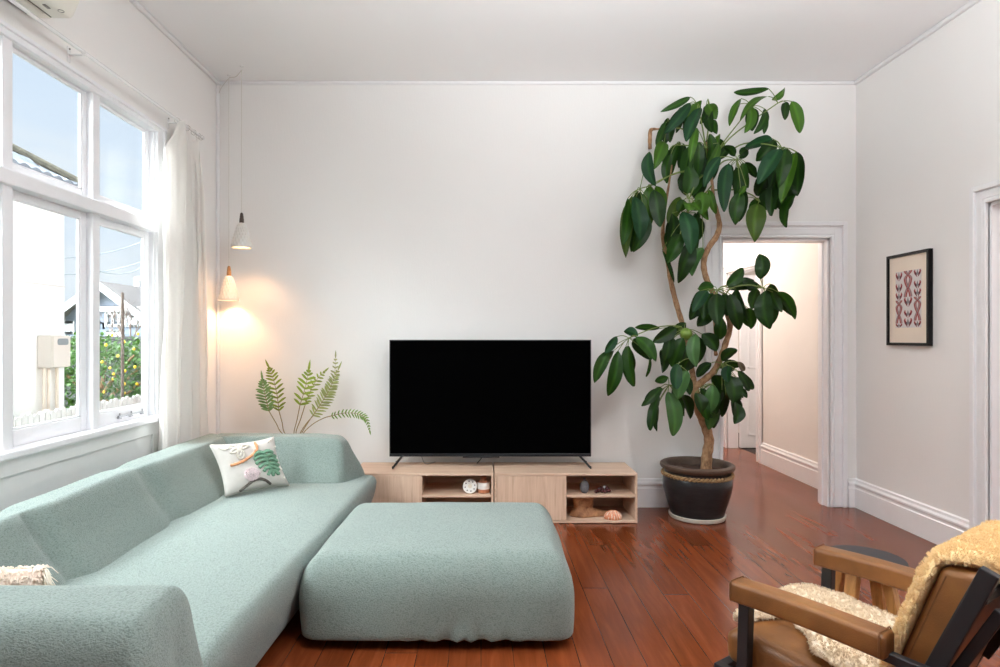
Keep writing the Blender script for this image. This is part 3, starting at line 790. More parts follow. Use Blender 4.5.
for (x0, y0, x1, y1) in ((66, 321, 74, 334), (107, 312, 126, 327), (130, 315, 140, 327)):
    a = P(x0, y1, HYc); b = P(x1, y0, HYc); bm = B()
    box(bm, (a.x, HYc - .07, a.z), (b.x, HYc - .01, a.z + .1)); box(bm, (a.x, HYc - .07, b.z - .1), (b.x, HYc - .01, b.z)); n_ = 3
    for i in range(n_ + 1):
        xx = a.x + (b.x - a.x) * i / n_; box(bm, (xx - .05, HYc - .07, a.z), (xx + .05, HYc - .01, b.z))
    wf = obj('window', bm, M_wtrim, gh, smooth=False)
    bm = B(); box(bm, (a.x, HYc - .03, a.z), (b.x, HYc + .01, b.z)); obj('pane', bm, M_hw, wf, smooth=False)
# white balustrade panel in front of it
wbp = thing('porch_railing', 'white slotted porch railing just above the dark fence', 'railing', P(115, 337, 20))
a = P(106.5, 339, 20); b = P(124, 330, 20); bm = B()
box(bm, (a.x, 19.98, a.z), (b.x, 20.04, a.z + .07)); box(bm, (a.x, 19.98, b.z - .07), (b.x, 20.04, b.z)); obj('rail', bm, M_wtrim, wbp, smooth=False)
for i in range(5):
    bm = B(); xx = a.x + (b.x - a.x - .1) * i / 4; box(bm, (xx, 19.98, GZ), (xx + .1, 20.04, b.z - .01)); obj('post', bm, M_wtrim, wbp, smooth=False)
# second house, roof only
h2 = thing('distant_house', 'brown-roofed house standing behind the grey gabled house', 'house', (-15, 34, GZ))
a = P(101, 318, 33); b = P(150, 283, 33); bm = B(); box(bm, (a.x, 34.2, GZ), (b.x, 40, a.z + .6)); obj('wall', bm, plain('cream_weatherboard', rgb(216, 212, 204), .8), h2, smooth=False)
bm = B(); M = Matrix(((0, 0, 1, 0), (1, 0, 0, 0), (0, 1, 0, 0), (0, 0, 0, 1)))
prism(bm, [(33.5, a.z + .4), (37, b.z + .15), (40.5, a.z + .4), (40.5, a.z + .3), (33.5, a.z + .3)], P(60, 300, 33).x, b.x, M); obj('roof', bm, plain('worn_brown_roofing', rgb(134, 124, 120), .85, var=.15, scale=3), h2, smooth=False)
p = P(107, 281, 33.6); bm = B(); box(bm, (p.x - .25, 36.6, p.z - .6), (p.x + .1, 37.0, p.z + .5), .02); box(bm, (p.x - .1, 36.55, p.z + .3), (p.x + .35, 36.9, p.z + .55), .02); obj('chimney', bm, M_wtrim, h2, smooth=False)
# power pole and wires
pp = thing('garden_post', 'thin dark timber post standing in front of the lemon tree', 'post', (P(122.5, 420, 8.0).x, 8.0, GZ))
bm = B(); a = P(122.5, 293, 8.0); tube(bm, [(a.x, 8, GZ), (a.x, 8, a.z)], [.022, .018], 10); obj('pole', bm, plain('weathered_pole', rgb(92, 76, 66), .9, var=.2), pp)
bm = B(); lathe(bm, [(0, -.002), (.019, -.002), (.012, .008), (0, .01)], (a.x, 8, a.z), 10); obj('cap', bm, plain('weathered_pole', rgb(92, 76, 66), .9), pp)
M_wire = plain('grey_wire', rgb(184, 194, 204), .6)
for k, (p0, p1) in enumerate((((30, 258), (146, 240)), ((30, 273), (146, 260)), ((96, 270), (146, 264)))):
    bm = B(); A_, B_ = P(p0[0], p0[1], 18), P(p1[0], p1[1], 26)
    tube(bm, [A_.lerp(B_, t / 12) + Vector((0, 0, -.25 * 4 * (t / 12) * (1 - t / 12))) for t in range(13)], .018, 6)
    o = obj('outside_power_wire', bm, M_wire, None); tag(o, ('highest grey power wire crossing the sky', 'middle grey power wire crossing the sky', 'lowest grey power wire above the gable')[k], 'wire', 'power wires')
# bare tree
bt = thing('bare_tree', 'leafless twiggy tree in front of the grey gabled house', 'tree', P(128, 400, 15) * 1)
bm = B(); rnd = random.Random(11); base = P(128, 345, 15)
def twig(p, d, L, r, dep):
    q = p + d * L; mid = p.lerp(q, .5) + Vector((rnd.uniform(-1, 1), 0, rnd.uniform(-1, 1))) * L * .08
    tube(bm, [p, mid, q], [r, r * .8, r * .6], 5)
    if dep == 0: return
    for k in range(3 if dep > 1 else 4):
        twig(p.lerp(q, rnd.uniform(.5, 1)), (d + Vector((rnd.uniform(-1, 1) * .9, rnd.uniform(-.5, .5), rnd.uniform(-.2, .7)))).normalized(), L * rnd.uniform(.55, .8), r * .55, dep - 1)
tube(bm, [(base.x, 15, GZ), (base.x, 15, base.z)], [.07, .05], 8)
for a in (-.9, -.45, .1, .5): twig(Vector((base.x, 15, base.z)), Vector((a, 0, .8)).normalized(), .55, .022, 3)
obj('branches', bm, plain('grey_bark', rgb(120, 104, 96), .9, var=.2), bt)
# ------------------------------------------------------------------ sectional sofa
def N3(p, s, seed=0): return noise.noise(Vector((p.x * s + seed, p.y * s, p.z * s)))
sofa = thing('sectional_sofa', 'long sage green boucle sofa along the window wall with low rolled arms', 'sofa', (-1.4, 2.9, 0))
def seat_edge(y): return lerp(-.835, -.735, (y - 1.6) / 2.7)
def seat_f(p, u):
    # front edge bulges, tapers in towards the floor, and leans with the run of the sofa
    e = seat_edge(p.y)
    t = (p.x + 2.0) / (-.78 + 2.0)
    low = smoothstep(.34, .0, p.z)
    x = -2.0 + t * (e - .085 * low + 2.0)
    x = lerp(p.x, x, max(0, t))
    z = p.z + (.012 * math.sin(PI * min(1, max(0, t))) + .012 * N3(p, 2.2)) * smoothstep(.2, .38, p.z)
    if t > .5: x += .012 * N3(p, 3.1, 4)
    return Vector((x, p.y, z))
bm = B(); rbox(bm, (-1.88, 1.50, .03), (-.78, 4.37, .385), (.05, .08, .055), (24, 60, 8), seat_f); obj('seat', bm, M_sofa, sofa, angle=180)
def back_f(p, u):
    t = (u.x + 1) / 2; h = smoothstep(.15, .70, p.z)
    x = p.x + lerp(0, -.255, h) * t
    for yc, w, dp in ((2.40, .05, .050), (3.18, .07, .036)):   # the folds where the cover is drawn in
        g = math.exp(-((p.y - yc + .1 * (p.z - .4)) / w) ** 2); x -= dp * g * max(0, u.x)
        if u.z > .3: p.z -= .012 * g
    x += .018 * math.sin(PI * (p.z - .3) / .42) * max(0, u.x) + .016 * N3(p, 2.4, 2)
    z = p.z + .014 * N3(p, 1.7, 9) * max(0, u.z) - .025 * smoothstep(2.6, 1.6, p.y) * max(0, u.z)
    return Vector((x, p.y, z))
bm = B(); rbox(bm, (-1.915, 1.52, .06), (-1.478, 4.33, .685), (.075, .10, .085), (8, 84, 18), back_f); obj('backrest', bm, M_sofa, sofa, angle=180)
def far_arm_f(p, u):
    h = smoothstep(.32, .70, p.z)
    y = p.y + .13 * h * max(0, -u.y) - .03 * h * max(0, u.y)
    x = p.x - .035 * h * smoothstep(.25, 1, u.x)
    # the cover runs out in a little tail at the outer foot of the arm
    tail = smoothstep(.75, 1, u.x) * smoothstep(.66, .36, p.z) * smoothstep(-.9, .8, u.y); x += .085 * tail
    z = p.z + .008 * N3(p, 2.5, 5) * max(0, u.z) - .02 * smoothstep(.4, 1, u.x) * max(0, u.z)
    y -= .012 * N3(p, 2.6, 1) * max(0, -u.y) + .015 * math.sin(PI * (u.x + 1) / 2) * max(0, -u.y)
    return Vector((x, y, z))
bm = B(); rbox(bm, (-1.90, 4.0, .10), (-.90, 4.385, .682), (.075, .085, .085), (34, 8, 14), far_arm_f); obj('armrest', bm, M_sofa, sofa, angle=180)
def near_arm_f(p, u):
    h = smoothstep(.05, .69, p.z)
    y = p.y + lerp(.02, .10, h) * max(0, -u.y) - .06 * h * max(0, u.y)
    x = p.x - .085 * h * smoothstep(.3, 1, u.x)
    # pinched corner fold on the end face
    if u.x > .8: x -= .03 * math.exp(-((p.y - 1.60 - .16 * (p.z - .4)) / .05) ** 2) * smoothstep(.7, .3, p.z)
    z = p.z + .010 * N3(p, 2.1, 8) * max(0, u.z)
    return Vector((x, y, z))
bm = B(); rbox(bm, (-1.90, 1.34, .03), (-.725, 1.80, .672), (.045, .12, .10), (34, 8, 16), near_arm_f); obj('armrest', bm, M_sofa, sofa, angle=180)
M_foot = M_black
for x, y in ((-1.80, 1.62), (-1.0, 1.62), (-1.80, 4.2), (-1.0, 4.2), (-1.0, 2.9), (-1.8, 2.9)):
    bm = B(); lathe(bm, [(0, 0), (.022, 0), (.026, .045), (0, .045)], (x, y, 0), 14); obj('foot', bm, M_foot, sofa)

# ottoman
ott = thing('ottoman', 'large square sage green boucle ottoman in front of the sofa', 'ottoman', (-.2, 3.12, 0))
def ott_f(p, u):
    p = p.copy()
    if p.z < .055: p.z = .035 + (p.z + .05) * .19
    mid = math.cos(PI / 2 * max(-1, min(1, (p.z - .22) / .24)))
    s = 1 + .025 * mid; c = Vector((-.185, 3.13, 0))
    taper = smoothstep(.22, .40, p.z)
    x = c.x + (p.x - c.x) * (s - .035 * taper); y = c.y + (p.y - c.y) * (s - .05 * taper)
    z = p.z + (.018 * (1 - u.x * u.x) * (1 - u.y * u.y) + .010 * N3(p, 2.6, 3)) * max(0, u.z)
    x += .008 * N3(p, 3.3, 6); y += .010 * N3(p, 3.0, 7)
    # gathers at the foot of the front
    if u.y < -.8 and p.z < .16:
        y += .018 * math.exp(-((p.x + .05) / .22) ** 2) * math.sin(p.x * 62 + 30 * (p.z) * (1 if p.x > -.05 else -1)) * smoothstep(.16, .05, p.z)
    x += (p.y - 2.7) * .03 * (1 if u.x < 0 else .3)
    return Vector((x, y, z))
bm = B(); rbox(bm, (-.785, 2.625, -.05), (.40, 3.59, .402), (.085, .085, .105), (34, 28, 10), ott_f); obj('cushion', bm, M_sofa, ott, angle=180)
for x, y in ((-.62, 2.82), (.26, 2.82), (-.62, 3.44), (.26, 3.44)):
    bm = B(); lathe(bm, [(0, 0), (.022, 0), (.026, .05), (0, .05)], (x, y, 0), 14); obj('foot', bm, M_foot, ott)

# ------------------------------------------------------------------ cushions on the sofa
def pillow_map(c00, c10, c01, c11, thick, out, pinch=.10):
    c00, c10, c01, c11 = map(Vector, (c00, c10, c01, c11))
    n = (c10 - c00).cross(c01 - c00).normalized()
    if n.dot(Vector(out)) < 0: n = -n
    def f(u, v, side, off=0.0):
        bu, bv = 2 * u - 1, 2 * v - 1
        uu = .5 + .5 * bu * (1 - pinch * (1 - bv * bv)); vv = .5 + .5 * bv * (1 - pinch * (1 - bu * bu))
        p = c00.lerp(c10, uu).lerp(c01.lerp(c11, uu), vv)
        puff = max(0, (1 - bu ** 4) * (1 - bv ** 4)) ** .55
        return p + n * (side * thick * puff * (1 + .10 * noise.noise(Vector((u * 5, v * 5, side)))) + off)
    return f, n
def pillow_mesh(f, n=30):
    bm = B(); g1 = [[bm.verts.new(f(i / n, j / n, 1)) for j in range(n + 1)] for i in range(n + 1)]; g2 = [[bm.verts.new(f(i / n, j / n, -1)) for j in range(n + 1)] for i in range(n + 1)]
    for g in (g1, g2):
        for i in range(n):
            for j in range(n): bm.faces.new((g[i][j], g[i + 1][j], g[i + 1][j + 1], g[i][j + 1]))
    bmesh.ops.remove_doubles(bm, verts=bm.verts[:], dist=1e-5); return bm
pf_, pn = pillow_map((-1.530, 3.645, .397), (-1.228, 3.925, .400), (-1.648, 3.69, .706), (-1.318, 3.885, .722), .055, (1, -1, .3))
pil = thing('embroidered_cushion', 'white square cushion tufted with green leaf and orange line, against the sofa corner', 'cushion', (-1.4, 3.8, .40))
M_pillow = plain('white_cotton_cover', rgb(206, 200, 194), .9, var=.03, scale=30, bump=.35)
bm = pillow_mesh(pf_); obj('cover', bm, M_pillow, pil, angle=180)
def tuft(name, pts, r, col, closed=False, seg=8):
    """Raised yarn drawn on the cushion's face; pts in face coordinates, v upwards"""
    m = plain('yarn_' + name, col, .95, var=.18, scale=90, bump=.8); bm = B()
    for line in pts:
        P3 = [pf_(max(.02, min(.98, u)), max(.02, min(.98, v)), 1, .003) for u, v in line]
        P3 = smooth_path(P3, 5); nn = len(P3)
        tube(bm, P3, [r * (.7 if i in (0, nn - 1) else 1) * (1 + .10 * math.sin(i * 2.4)) for i in range(nn)], seg)
    return obj(name, bm, m, pil, angle=180)
tuft('orange_yarn_line', [[(.13, .54), (.25, .56), (.37, .60), (.49, .67), (.58, .74), (.635, .83), (.64, .96)]], .0085, rgb(226, 160, 116))
leafl = []
c0 = Vector((.71, .70)); dr = Vector((.07, -.50))
for k in range(6):
    b = c0 + dr * (k / 6.5)
    for sgn in (-1, 1):
        L = (.17, .20, .20, .18, .14, .10)[k]
        leafl.append([(b.x, b.y), (b.x + sgn * L * .5, b.y + .03 - .01 * k), (b.x + sgn * L, b.y - .03 - .012 * k)])
leafl.append([(c0.x, c0.y + .03), (c0.x + .03, c0.y - .25), (c0.x + .05, c0.y - .5)])
tuft('green_yarn_leaf', leafl, .0115, rgb(118, 158, 132))
sp = [[(.42 + .13 * (1 - i / 40) * math.cos(i * .62), .29 + .13 * (1 - i / 40) * math.sin(i * .62)) for i in range(40)]]
tuft('pink_yarn_circle', sp, .0075, rgb(226, 205, 208))
tuft('charcoal_yarn_arc', [[(.20, .025), (.29, .08), (.40, .155), (.52, .18), (.61, .13), (.68, .045)]], .0085, rgb(98, 90, 84))
fl = []
for a in (100, 150, 205, 250, 20, 60):
    a = math.radians(a); c = Vector((.36, .86)); d = Vector((math.cos(a), math.sin(a))); q = Vector((-d.y, d.x)); L = .17
    e = [c, c + d * L * .5 + q * .035, c + d * L, c + d * L * .5 - q * .035, c]
    fl.append([(p.x, p.y) for p in e if p.y < .99])
fl = [l for l in fl if len(l) > 3]
fl.append([(.36, .84), (.29, .76), (.29, .66), (.36, .66), (.40, .76), (.36, .84)])
fl.append([(.08, .93), (.14, .86), (.22, .90)])
tuft('cream_yarn_flower', fl, .006, rgb(222, 214, 203))
dots = [[(.90, .95), (.915, .93)], [(.95, .80), (.96, .78)], [(.93, .34), (.945, .32)], [(.86, .92), (.87, .90)], [(.60, .82), (.605, .80)], [(.92, .16), (.93, .15)]]
tuft('cream_yarn_dots', dots, .008, rgb(228, 222, 212))

f2, n2 = pillow_map((-1.585, 1.90, .41), (-1.37, 1.99, .41), (-1.60, 1.90, .64), (-1.41, 1.975, .61), .05, (1, -1, .3))
p2 = thing('tufted_cushion', 'cream shaggy cushion peeping up behind the near sofa arm', 'cushion', (-1.5, 1.95, .40))
bm = pillow_mesh(f2, 24); obj('cover', bm, plain('blush_cream_cover', rgb(232, 216, 202), .95, var=.06, scale=40, bump=.5), p2, angle=180)
rnd = random.Random(5); bm = B()
for k in range(1100):
    u = rnd.random(); v = rnd.uniform(.45, 1.0); s_ = rnd.choice((1, -1))
    p = f2(min(.98, max(.02, u)), min(.985, v), s_); d = Vector((rnd.uniform(-1, 1), rnd.uniform(-1, 1), rnd.uniform(.0, 1.0))).normalized()
    d = (d + n2 * s_ * .6).normalized(); L = rnd.uniform(.010, .018)
    tube(bm, [p, p + d * L * .6, p + d * L + Vector((0, 0, -.008))], [.0036, .0032, .002], 5)
tag(obj('shaggy_tufts', bm, plain('blush_yarn', rgb(236, 220, 206), .95, var=.08), p2), kind='stuff')
bm = B()
for k in range(60):
    v = rnd.uniform(.5, 1); p = f2(.985, v, 1); d = Vector((rnd.uniform(.3, 1), rnd.uniform(-.6, .4), rnd.uniform(-.8, .3))).normalized()
    tube(bm, [p, p + d * .02, p + d * .04 + Vector((0, 0, -.02))], [.002, .0018, .001], 4)
tag(obj('fringe', bm, plain('cream_fringe', rgb(240, 232, 218), .95), p2), kind='stuff')
# ------------------------------------------------------------------ low media cabinets (two units side by side)
CYF, CYB, CZ = 4.435, 4.835, .365
def cabinet(label, x0, x1, xd, door_first=True):
    """Open-sided low unit; xd: where the door ends and the open bay begins"""
    c = thing('media_cabinet', label, 'cabinet', ((x0 + x1) / 2, (CYF + CYB) / 2, 0), 'low oak media cabinets')
    T = .016
    bm = B(); box(bm, (x0, CYF, CZ - T), (x1, CYB, CZ), .0015); obj('top_panel', bm, M_oak_x, c, smooth=False)
    bm = B(); box(bm, (x0, CYF, 0.004), (x1, CYB, .004 + T), .0015); obj('bottom_panel', bm, M_oak_x, c, smooth=False)
    for a in (x0, x1 - T):
        bm = B(); box(bm, (a, CYF, .004 + T), (a + T, CYB, CZ - T), .0015); obj('side_panel', bm, M_oak_y, c, smooth=False)
    bm = B(); box(bm, (xd - T / 2, CYF + .02, .02), (xd + T / 2, CYB, CZ - T), .001); obj('divider', bm, M_oak_y, c, smooth=False)
    bm = B(); box(bm, (x0 + T, CYB - .008, .02), (x1 - T, CYB - .002, CZ - T)); obj('back_panel', bm, M_oak_shaded, c, smooth=False)
    bm = B(); box(bm, (xd + T / 2, CYF + .006, .188), (x1 - T, CYB - .008, .204), .0015); obj('shelf', bm, M_oak_x, c, smooth=False)
    bm = B(); box(bm, (x0 + T + .003, CYF - .001, .024), (xd + T / 2 - .001, CYF + .017, CZ - T - .003), .0015); obj('door', bm, M_oak_z, c, smooth=False)
    bm = B(); lathe(bm, [(0, -.002), (.0025, -.002), (.0025, .002), (0, .002)], (xd + T / 2 + .0015, CYF + .10, .28), 8, Matrix.Rotation(PI / 2, 4, 'Y')); obj('shelf_pin', bm, plain('steel_pin', rgb(190, 190, 190), .3, 1), c)
    return c
def CXp(px, Y=CYF): return (px - CX) * Y / F
cabinet('light oak low cabinet, its end by the sofa, under the television', CXp(352), CXp(493.5), CXp(421))
cabinet('light oak low cabinet beside the potted plant, under the television', CXp(494.5), CXp(637.5), CXp(565.5))

# ------------------------------------------------------------------ television
tv = thing('television', 'large black flat television standing on the low oak cabinets', 'television', (.07, 4.66, CZ))
TX0, TX1, TZ0, TZ1, TY = -.698, .840, .447, 1.335, 4.66
bm = B(); box(bm, (TX0, TY, TZ0), (TX1, TY + .03, TZ1), .004); box(bm, (TX0 + .2, TY + .03, TZ0 + .05), (TX1 - .2, TY + .07, TZ0 + .5), .015); obj('casing', bm, M_blackplastic, tv, smooth=False)
bm = B(); box(bm, (TX0 + .006, TY - .0015, TZ0 + .022), (TX1 - .006, TY + .002, TZ1 - .007)); obj('screen', bm, M_blackglass, tv, smooth=False)
bm = B(); t_ = .0035
box(bm, (TX0 - .001, TY - .004, TZ1 - .006), (TX1 + .001, TY + .012, TZ1 + .001), .001); box(bm, (TX0 - .001, TY - .004, TZ0), (TX0 + t_, TY + .012, TZ1), .001); box(bm, (TX1 - t_, TY - .004, TZ0), (TX1 + .001, TY + .012, TZ1), .001)
box(bm, (TX0 - .001, TY - .005, TZ0 - .002), (TX1 + .001, TY + .012, TZ0 + .020), .002)
obj('bezel', bm, plain('gunmetal_bezel', rgb(52, 53, 57), .3, .6), tv, smooth=False)
bm = B(); box(bm, (-.02 - .12, TY - .004, TZ0 - .012), (.14, TY + .02, TZ0 - .001), .003); obj('sensor_bar', bm, M_blackplastic, tv, smooth=False)
for sx_ in (-1, 1):
    xt, xf = (-.598, -.662) if sx_ < 0 else (.752, .822)
    for yf in (4.58, 4.78):
        bm = B(); tube(bm, [(xt, TY + .012, TZ0 + .004), (xf, yf, CZ + .011)], .0085, 10); tube(bm, [(xf - .006, yf, CZ + .0115), (xf + .006, yf, CZ + .0125)], .0105, 10)
        obj('leg', bm, M_blackplastic, tv)
bm = B(); tube(bm, smooth_path([(.02, TY + .04, TZ0 + .03), (.0, TY + .06, TZ0 - .03), (-.03, TY + .10, CZ + .009), (-.02, 4.82, CZ + .008)], 6), .004, 8); obj('power_cord', bm, M_blackplastic, tv)
bm = B(); tube(bm, smooth_path([(-.46, TY + .04, TZ0 + .03), (-.455, TY + .05, TZ0 - .02), (-.43, TY + .09, CZ + .007), (-.36, 4.82, CZ + .006)], 6), .0025, 8); obj('aerial_cord', bm, plain('grey_cord', rgb(150, 150, 152), .5), tv)

# ------------------------------------------------------------------ ornaments on the shelves
SH = .2045; BT = .0205
def grp(k): return 'ornaments in the open cabinet bays'
# white pierced disc
p = P(470, 490, 4.50); R_ = .050
o = thing('pierced_disc', 'white round pierced ornament leaning beside a copper jar', 'ornament', (p.x, 4.50, SH), grp(0))
Md = Matrix.Rotation(math.radians(76), 4, 'X')
bm = B()
prof = [(.016, -.005), (.050, -.006), (.053, 0), (.050, .006), (.016, .005), (.014, 0), (.016, -.005)]
nseg = 64
rings = []
for r_, z_ in prof[:-1]:
    rings.append([bm.verts.new(Md @ Vector((r_ * math.cos(2 * PI * k / nseg), r_ * math.sin(2 * PI * k / nseg), z_)) + Vector((p.x, 4.50, SH + .0525))) for k in range(nseg)])
for a in range(len(rings)):
    A_, B_ = rings[a], rings[(a + 1) % len(rings)]
    for k in range(nseg): bm.faces.new((A_[k], A_[(k + 1) % nseg], B_[(k + 1) % nseg], B_[k]))
obj('body', bm, plain('white_ceramic', rgb(236, 234, 230), .35, var=.02), o)
bm = B(); lathe(bm, [(0, -.003), (.017, -.003), (.017, .002), (0, .003)], Vector((p.x, 4.50, SH + .0525)), 24, Md); obj('centre', bm, plain('cream_centre', rgb(222, 212, 196), .5), o)
M_hole = plain('dark_piercing', rgb(40, 34, 32), .8)
for k in range(8):
    a = 2 * PI * k / 8 + .2; bm = B()
    c = Md @ Vector((.036 * math.cos(a), .036 * math.sin(a), 0)) + Vector((p.x, 4.50, SH + .0525))
    lathe(bm, [(0, -.0068), (.0046, -.0068), (.0046, .0068), (0, .0068)], c, 12, Md); obj('piercing', bm, M_hole, o)
# copper and white jar
p = P(483.5, 495, 4.53)
o = thing('banded_jar', 'copper and white banded jar beside the white pierced disc', 'jar', (p.x, 4.53, SH), grp(0))
bm = B(); lathe(bm, [(0, 0), (.040, 0), (.046, .006), (.0475, .03)], (p.x, 4.53, SH), 32); obj('base', bm, plain('copper_glaze', rgb(184, 124, 92), .35, .3, var=.15), o)
bm = B(); lathe(bm, [(.0475, .03), (.048, .045), (.048, .074), (.044, .078)], (p.x, 4.53, SH), 32); obj('band', bm, plain('white_ceramic', rgb(236, 234, 230), .35), o)
bm = B(); lathe(bm, [(.044, .078), (.026, .088), (.021, .093), (.020, .104), (.026, .112), (.027, .116), (.022, .117), (.018, .108), (0, .106)], (p.x, 4.53, SH), 32); obj('neck', bm, plain('copper_glaze', rgb(184, 124, 92), .35, .3), o)
# small grey vase
p = P(584.5, 494, 4.52)
o = thing('bud_vase', 'small speckled grey bottle vase on the cabinet shelf', 'vase', (p.x, 4.52, SH), grp(0))
bm = B(); lathe(bm, [(0, 0), (.018, 0), (.026, .008), (.0325, .030), (.034, .052), (.029, .074), (.018, .088), (.009, .094), (.008, .101), (.0105, .108), (.0075, .109), (.005, .1), (0, .1)], (p.x, 4.52, SH), 32)
obj('body', bm, plain('speckled_grey_glaze', rgb(96, 95, 100), .25, var=.25, scale=80), o)
# string of dark beads
ps = [(p_, q_) for p_, q_ in ((596, 493), (598.5, 491.5), (600, 494), (602, 492), (603.5, 489.5), (605, 494), (606.5, 491), (608, 493.5), (609.5, 490.5), (601, 488.8), (599, 494.5), (607, 488.9), (604.5, 487))]
o = thing('bead_string', 'heap of glossy dark red beads beside the grey vase', 'beads', (P(602, 493, 4.52).x, 4.52, SH), grp(0))
M_bead = plain('dark_red_bead', rgb(72, 32, 34), .12, var=.3, bump=0); M_bead2 = plain('pale_bead', rgb(196, 188, 186), .2)
for k, (px, py) in enumerate(ps):
    y = 4.50 + .05 * ((k * 7) % 5) / 5; q = P(px, py, y); r_ = .0135; q.z = max(SH + r_, q.z - .0)
    if k > 8: q.z = max(q.z, SH + r_ * 2.3)
    bm = B(); bmesh.ops.create_uvsphere(bm, u_segments=14, v_segments=10, radius=r_); bmesh.ops.translate(bm, vec=q, verts=bm.verts[:]); obj('bead', bm, M_bead2 if k == 12 else M_bead, o)
# driftwood / root piece
wdt = thing('driftwood_stump', 'brown flared driftwood piece at the bottom of the cabinet', 'driftwood', (P(587, 518, 4.55).x, 4.55, BT), grp(0))
c = Vector((P(584, 518, 4.56).x, 4.57, BT)); bm = B()
def dw(u, v):
    a = 2 * PI * u
    r_ = interp([(0, .098), (.12, .088), (.4, .062), (.75, .068), (1, .080)], v)
    r_ *= 1 + .16 * math.sin(2 * a + 1.0) + .10 * math.sin(3 * a + 2 * v) + .06 * noise.noise(Vector((math.cos(a) * 2, math.sin(a) * 2, v * 4)))
    sp = max(0, math.cos(a - .15)) ** 3 * smoothstep(.42, .05, v) * .11        # the toe that runs out along the shelf
    return c + Vector(((r_ + sp) * math.cos(a) - .018 * v, (r_ * .62) * math.sin(a), .142 * v - (.004 if v == 0 else 0) + .004 + .012 * math.sin(2 * a) * v))
g = sheet(bm, dw, 56, 18, closed_u=True)
bm.faces.new([r_[-1] for r_ in g]); bm.faces.new([r_[0] for r_ in g][::-1])
t = NT('driftwood_brown').set(Roughness=.65); v = t.coord()
t.color(t.ramp(t.noise(v, 22, 5, .65, .6), [(.3, rgb(118, 78, 50)), (.5, rgb(168, 120, 84)), (.72, rgb(198, 150, 104))])); t.bump(t.noise(v, 45, 4), .5, .005)
obj('wood', bm, t.m, wdt, angle=180)
# scallop shell
shl = thing('scallop_shell', 'orange and white ribbed scallop shell on the bottom of the cabinet', 'shell', (P(613, 520, 4.50).x, 4.50, BT), grp(0))
c = Vector((P(613, 520, 4.50).x, 4.50, BT)); bm = B(); lay = tint_layer(bm)
def sh(u, v, top=1):
    a = 2 * PI * u; rr = v * (.068 + .0025 * math.cos(a * 16))
    hgt = .058 * (1 - v * v) ** .6 + (.0028 * math.cos(a * 16) * v * (1 - v * .3))
    return c + Vector((rr * math.cos(a), rr * .8 * math.sin(a), max(.0, hgt) * top + .001))
g = sheet(bm, lambda u, v: sh(u, .02 + .98 * v), 128, 14, closed_u=True)
bm.faces.new([r_[-1] for r_ in g]); bm.faces.new([r_[0] for r_ in g])
for f in bm.faces:
    q = f.calc_center_median() - c; a = math.atan2(q.y, q.x); rr = math.hypot(q.x, q.y)
    k = .5 + .5 * math.cos(a * 16) + .6 * noise.noise(Vector((rr * 60, a * 2, 0)))
    paint([f], lay, rgb(238, 214, 196) if k > .85 else rgb(214, 128, 84))
t = NT('shell_orange').set(Roughness=.4); at = t.n('ShaderNodeAttribute', attribute_name='tint'); t.color(t.mix(t.math('MULTIPLY', t.noise(t.coord(), 40), .3), at.outputs['Color'], (.8, .5, .35, 1)))
obj('valve', bm, t.m, shl, angle=180)
# ------------------------------------------------------------------ curtain rail and curtain
RX, RZ = -2.03, 2.81
rod = thing('curtain_rod', 'thin white curtain rod on brackets above the window', 'curtain rod', (XL, 2.9, RZ))
M_rod = plain('white_enamel_rod', rgb(242, 242, 242), .25, var=.01, bump=0)
bm = B(); tube(bm, [(RX, 1.30, RZ), (RX, 4.44, RZ)], .0095, 12); obj('rod', bm, M_rod, rod)
for yy in (1.30, 4.44):
    bm = B(); s_ = 1 if yy > 2 else -1
    lathe(bm, [(0, -.004), (.011, -.004), (.014, .004), (.014, .012), (.009, .018), (0, .02)], (RX, yy, RZ), 16, Matrix.Rotation(-s_ * PI / 2, 4, 'X')); obj('finial', bm, M_rod, rod)
for yy in (1.5, 3.12, 4.11):
    bm = B(); box(bm, (XL + .001, yy - .012, RZ - .05), (XL + .006, yy + .012, RZ + .03), .002); tube(bm, [(XL + .004, yy, RZ - .012), (RX - .006, yy, RZ - .012)], .006, 8)
    tube(bm, [(RX + .012 * math.cos(a), yy, RZ + .012 * math.sin(a)) for a in [PI * .9 + k * PI * 1.2 / 8 for k in range(9)]], .0045, 8)
    br = obj('bracket', bm, M_rod, rod)
    bm = B(); lathe(bm, [(0, 0), (.004, 0), (.004, .006), (0, .007)], (XL + .005, yy, RZ + .018), 8, Matrix.Rotation(PI / 2, 4, 'Y')); obj('screw', bm, M_gap, br)
for k, yy in enumerate((4.075, 4.13, 4.22, 4.31, 4.385, 4.42)):
    bm = B(); tube(bm, [(RX + .018 * math.cos(a), yy + .004 * math.sin(3 * a), RZ - .007 + .018 * math.sin(a)) for a in [2 * PI * i / 16 for i in range(17)]], .0022, 6, cap=False)
    o = obj('curtain_ring', bm, plain('pale_ring', rgb(206, 204, 200), .3, .4), None, loc=(RX, yy, RZ)); tag(o, 'small pale curtain ring at the corner end of the rod', 'curtain ring', 'curtain rings at the end of the rod')

